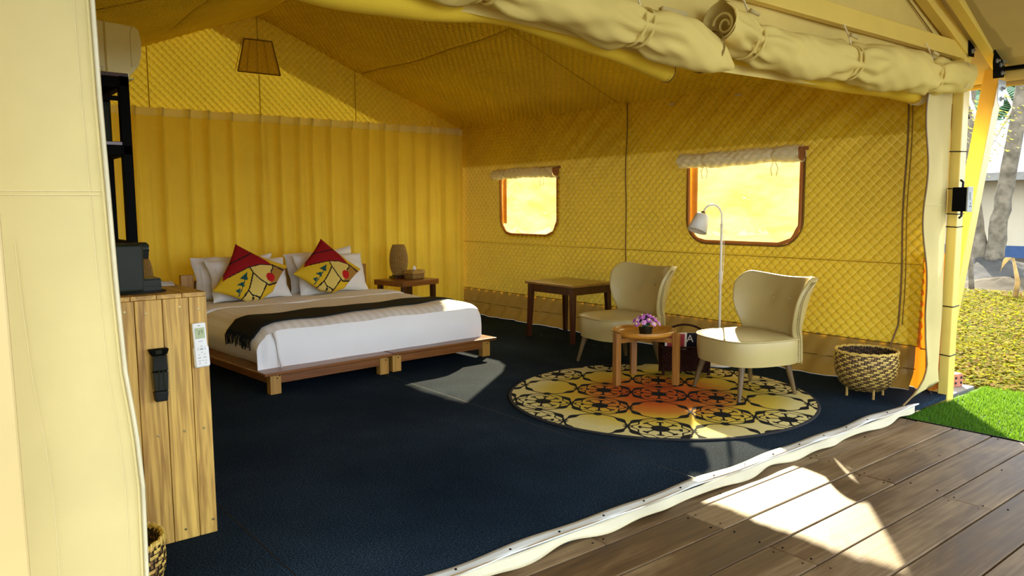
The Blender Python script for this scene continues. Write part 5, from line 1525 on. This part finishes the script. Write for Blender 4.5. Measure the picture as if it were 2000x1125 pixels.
# mound and forked tree in front of it
md_ = thing('sand_mound', 'low grey sand mound at the foot of the forked tree', 'mound', (17.2, 6.0, -0.16))
def mound(a, b):
    r_ = 2.4 * b; an = 2 * PI * a
    h = 0.42 * math.exp(-(r_ / 1.0) ** 2) + 0.02 * math.sin(an * 3 + r_ * 4) * (1 - b) + (rng.uniform(-.022, .022) if 0 < a < 1 else 0) * (1 - b ** 3)
    return (r_ * math.cos(an) * 1.1, r_ * math.sin(an) * 1.25, max(0, h))
MB().grid(mound, 60, 26).build('sand', 'mound', md_, smooth=True)
m2_ = thing('sand_mound', 'pale low sand heap between lawn and grey mound', 'mound', (15.2, 4.95, -0.15))
MB().grid(lambda a, b: (1.0 * b * math.cos(2 * PI * a), 1.7 * b * math.sin(2 * PI * a), max(0, 0.22 * math.exp(-(b / 0.5) ** 2) + (rng.uniform(-.015, .015) if 0 < a < 1 else 0) * (1 - b) - 0.005)), 50, 14).build('sand', 'sand', m2_, smooth=True)
tr = thing('forked_tree', 'bare forked tree with grey trunk in front of the neighbouring tent', 'tree', (17.2, 5.95, -0.16))
def wig(pts, r0, r1, seed, n=20):
    rs = random.Random(seed); out = []; R_ = []
    P_ = [Vector(p) for p in pts]
    for k in range(n + 1):
        t_ = k / n * (len(P_) - 1); i = min(int(t_), len(P_) - 2); f = t_ - i
        p = P_[i].lerp(P_[i + 1], f)
        out.append(p + Vector((rs.uniform(-1, 1), rs.uniform(-1, 1), 0)) * r0 * 0.10); R_.append(r0 + (r1 - r0) * k / n)
    return out, R_
for nm, pts, r0, r1, s in (('trunk', [(0, 0, 0), (0.0, -0.03, 0.6), (-0.05, -0.14, 1.6), (-0.1, -0.34, 3.2), (-0.1, -0.50, 5.2)], 0.19, 0.12, 1),
                           ('trunk', [(0, 0.17, 0), (0.0, 0.25, 0.6), (0.02, 0.42, 1.5), (0.05, 0.60, 3.0), (0.05, 0.66, 5.0)], 0.17, 0.10, 2)):
    p, R_ = wig(pts, r0, r1, s); MB().tube(p, R_, 12).build(nm, 'bark', tr, smooth=True)
for k, pts in enumerate([[(-0.1, -0.34, 3.2), (0, -0.1, 3.6), (0.1, 0.25, 4.3)], [(-0.1, -0.26, 2.5), (-.1, -0.05, 2.7), (-.1, 0.3, 3.0)], [(-0.1, -0.36, 3.6), (-.1, -0.1, 3.1), (-.1, 0.2, 2.5)], [(-.1, -0.45, 4.4), (0, -0.2, 3.9), (0, 0.3, 4.2)]]):
    p, R_ = wig(pts, 0.035, 0.02, 10 + k, 12); MB().tube(p, R_, 7).build('branch', 'barkpale', tr, smooth=True)

t2 = thing('slim_shrub', 'thin pale shrub with yellow leaves seen between the two yellow posts', 'shrub', (14.6, 5.35, -0.16))
p, R_ = wig([(0, 0, 0), (0, 0.1, 1.2), (0, 0.05, 2.2), (0, -0.05, 3.0)], 0.045, 0.03, 5); MB().tube(p, R_, 10).build('trunk', 'bark', t2, smooth=True)
for k, pts in enumerate([[(0, 0.0, 2.6), (0, -0.15, 3.1), (0, -0.4, 3.8)], [(0, 0, 2.8), (0, 0.2, 3.3), (0, 0.3, 4)], [(0, 0.0, 3.0), (0, -0.1, 3.4), (0, -0.1, 4)]]):
    p, R_ = wig(pts, 0.04, 0.02, 20 + k, 10); MB().tube(p, R_, 7).build('branch', 'barkpale', t2, smooth=True)
lv = MB()
for k in range(260):
    x, y, z = rng.gauss(0, .3), rng.gauss(0, .3), 2.85 + rng.gauss(0, .32)
    a = rng.uniform(0, 6); s = rng.uniform(.025, .055)
    lv.add([(x, y, z), (x + s * math.cos(a), y + s * math.sin(a), z + s * .4), (x + s * .3, y + s * 1.2, z + s), (x - s * .5, y + s * .4, z + s * .6)], [(0, 1, 2, 3)])
stuff(lv.build('foliage', 'yellowleaf', t2))

def palm(label, x, y, h, seed, nf=14):
    t_ = thing('palm_tree', label, 'palm tree', (x, y, -0.2), group=None)
    rs = random.Random(seed)
    p, R_ = wig([(0, 0, 0), (0.1, 0.05, h * .5), (0.15, 0.1, h)], 0.24, 0.17, seed, 26)
    R_ = [r_ * (1 + 0.07 * (k % 2)) for k, r_ in enumerate(R_)]
    MB().tube(p, R_, 12).build('trunk', 'palmtrunk', t_)
    top = Vector(p[-1])
    for k in range(nf):
        a = 2 * PI * k / nf + rs.uniform(-.2, .2); L = rs.uniform(2.3, 3.0); lift = rs.uniform(-0.3, 1.1)
        spine = []
        for i in range(11):
            f = i / 10
            spine.append(top + Vector((math.cos(a) * L * f, math.sin(a) * L * f, lift * L * f * 0.6 - 1.3 * f * f * L * 0.75)))
        fr_ = MB(); fr_.tube(spine, [0.03 * (1 - i / 11) + 0.006 for i in range(11)], 4)
        side = Vector((-math.sin(a), math.cos(a), 0))
        for i in range(2, 11):
            for s in (-1, 1):
                for q in (0, 0.33, 0.66):
                    f = min(1.0, (i - 1 + q) / 10); j = min(9, int(f * 10)); b = spine[j].lerp(spine[j + 1], f * 10 - j)
                    l = 0.75 * math.sin(PI * (0.15 + 0.8 * f))
                    tip = b + side * s * l * 0.8 + Vector((math.cos(a) * l * .5, math.sin(a) * l * .5, -l * 0.35))
                    d_ = (spine[j + 1] - spine[j]).normalized() * 0.05
                    fr_.add([b - d_, b + d_, tip], [(0, 1, 2)])
        fr_.build('frond', 'palm', t_)
    return t_
palm('tall palm with ringed trunk behind the neighbouring tent roof', 33.5, 10.3, 7.0, 3, 16)
palm('palm with drooping green fronds, left behind the neighbouring tent roof', 31.0, 11.2, 5.6, 5, 18)
palm('far palm at the right edge behind the neighbouring tent', 34.5, 8.6, 6.2, 8, 16)
# hedge of dark foliage far behind
def belt(label, x, y, rz, L, n, seed):
    hg = thing('tree_belt', label, 'trees', (x, y, -0.2), rz)
    rs = random.Random(seed); hb_ = MB()
    for k in range(n):
        u = rs.uniform(-L / 2, L / 2); v = rs.uniform(-1.5, 1.5); z = rs.uniform(0, 1) ** 0.8 * (8.5 + 1.6 * math.sin(u * 0.7) + math.sin(u * 1.9))
        a = rs.uniform(0, 6); s = rs.uniform(.45, .95)
        hb_.add([(v, u, z), (v + s * math.cos(a), u + s * math.sin(a), z + s * .4), (v + s * .3, u + s * .9, z + s), (v - s * .5, u + s * .4, z + s * .6)], [(0, 1, 2, 3)], rs.choice((0, 0, 1)))
    stuff(hb_.build('foliage', ['palm', 'leafdark'], hg))
belt('dark green belt of trees far behind the neighbouring tent', 38, 12, 0.1, 24, 5200, 1)
belt('added dark tree belt beyond the tent wall, dimming the view through the windows', 29, 30, 0.5, 26, 15000, 2)  # added so the panes have dark foliage behind them instead of bright sky
# young dry banana shoots at the lawn edge
for k, (lab, x, y, h, b) in enumerate((('brown dry plant stalk at the lawn edge, left of the pair', 13.4, 4.30, 0.62, -0.1), ('brown dry plant stalk at the lawn edge with a yellow leaf, right of the pair', 13.5, 4.12, 0.72, 0.02))):
    t_ = thing('dry_stalk', lab, 'plant', (x, y, -0.15))
    MB().tube([(0, 0, 0), (0.0, b * 0.3, h * .5), (0, -b - 0.06, h)], [0.045, 0.035, 0.02], 8).build('stem', 'dryleaf', t_, smooth=True)
    MB().grid(lambda a, q: (0.02 * math.sin(q * 5), -b - 0.06 + (a - .5) * 0.10 * math.sin(PI * min(1, q + .1)) + 0.18 * q, h + 0.14 * math.sin(PI * q) - 0.20 * q), 3, 8).build('leaf', 'dryleaf' if k == 0 else 'yellowleaf', t_, smooth=True)
    MB().tube([(0, 0.08, 0), (0, 0.14, 0.15), (0, 0.20, 0.10)], [0.02, 0.015, 0.006], 6).build('dead_leaf', 'dryleaf', t_)
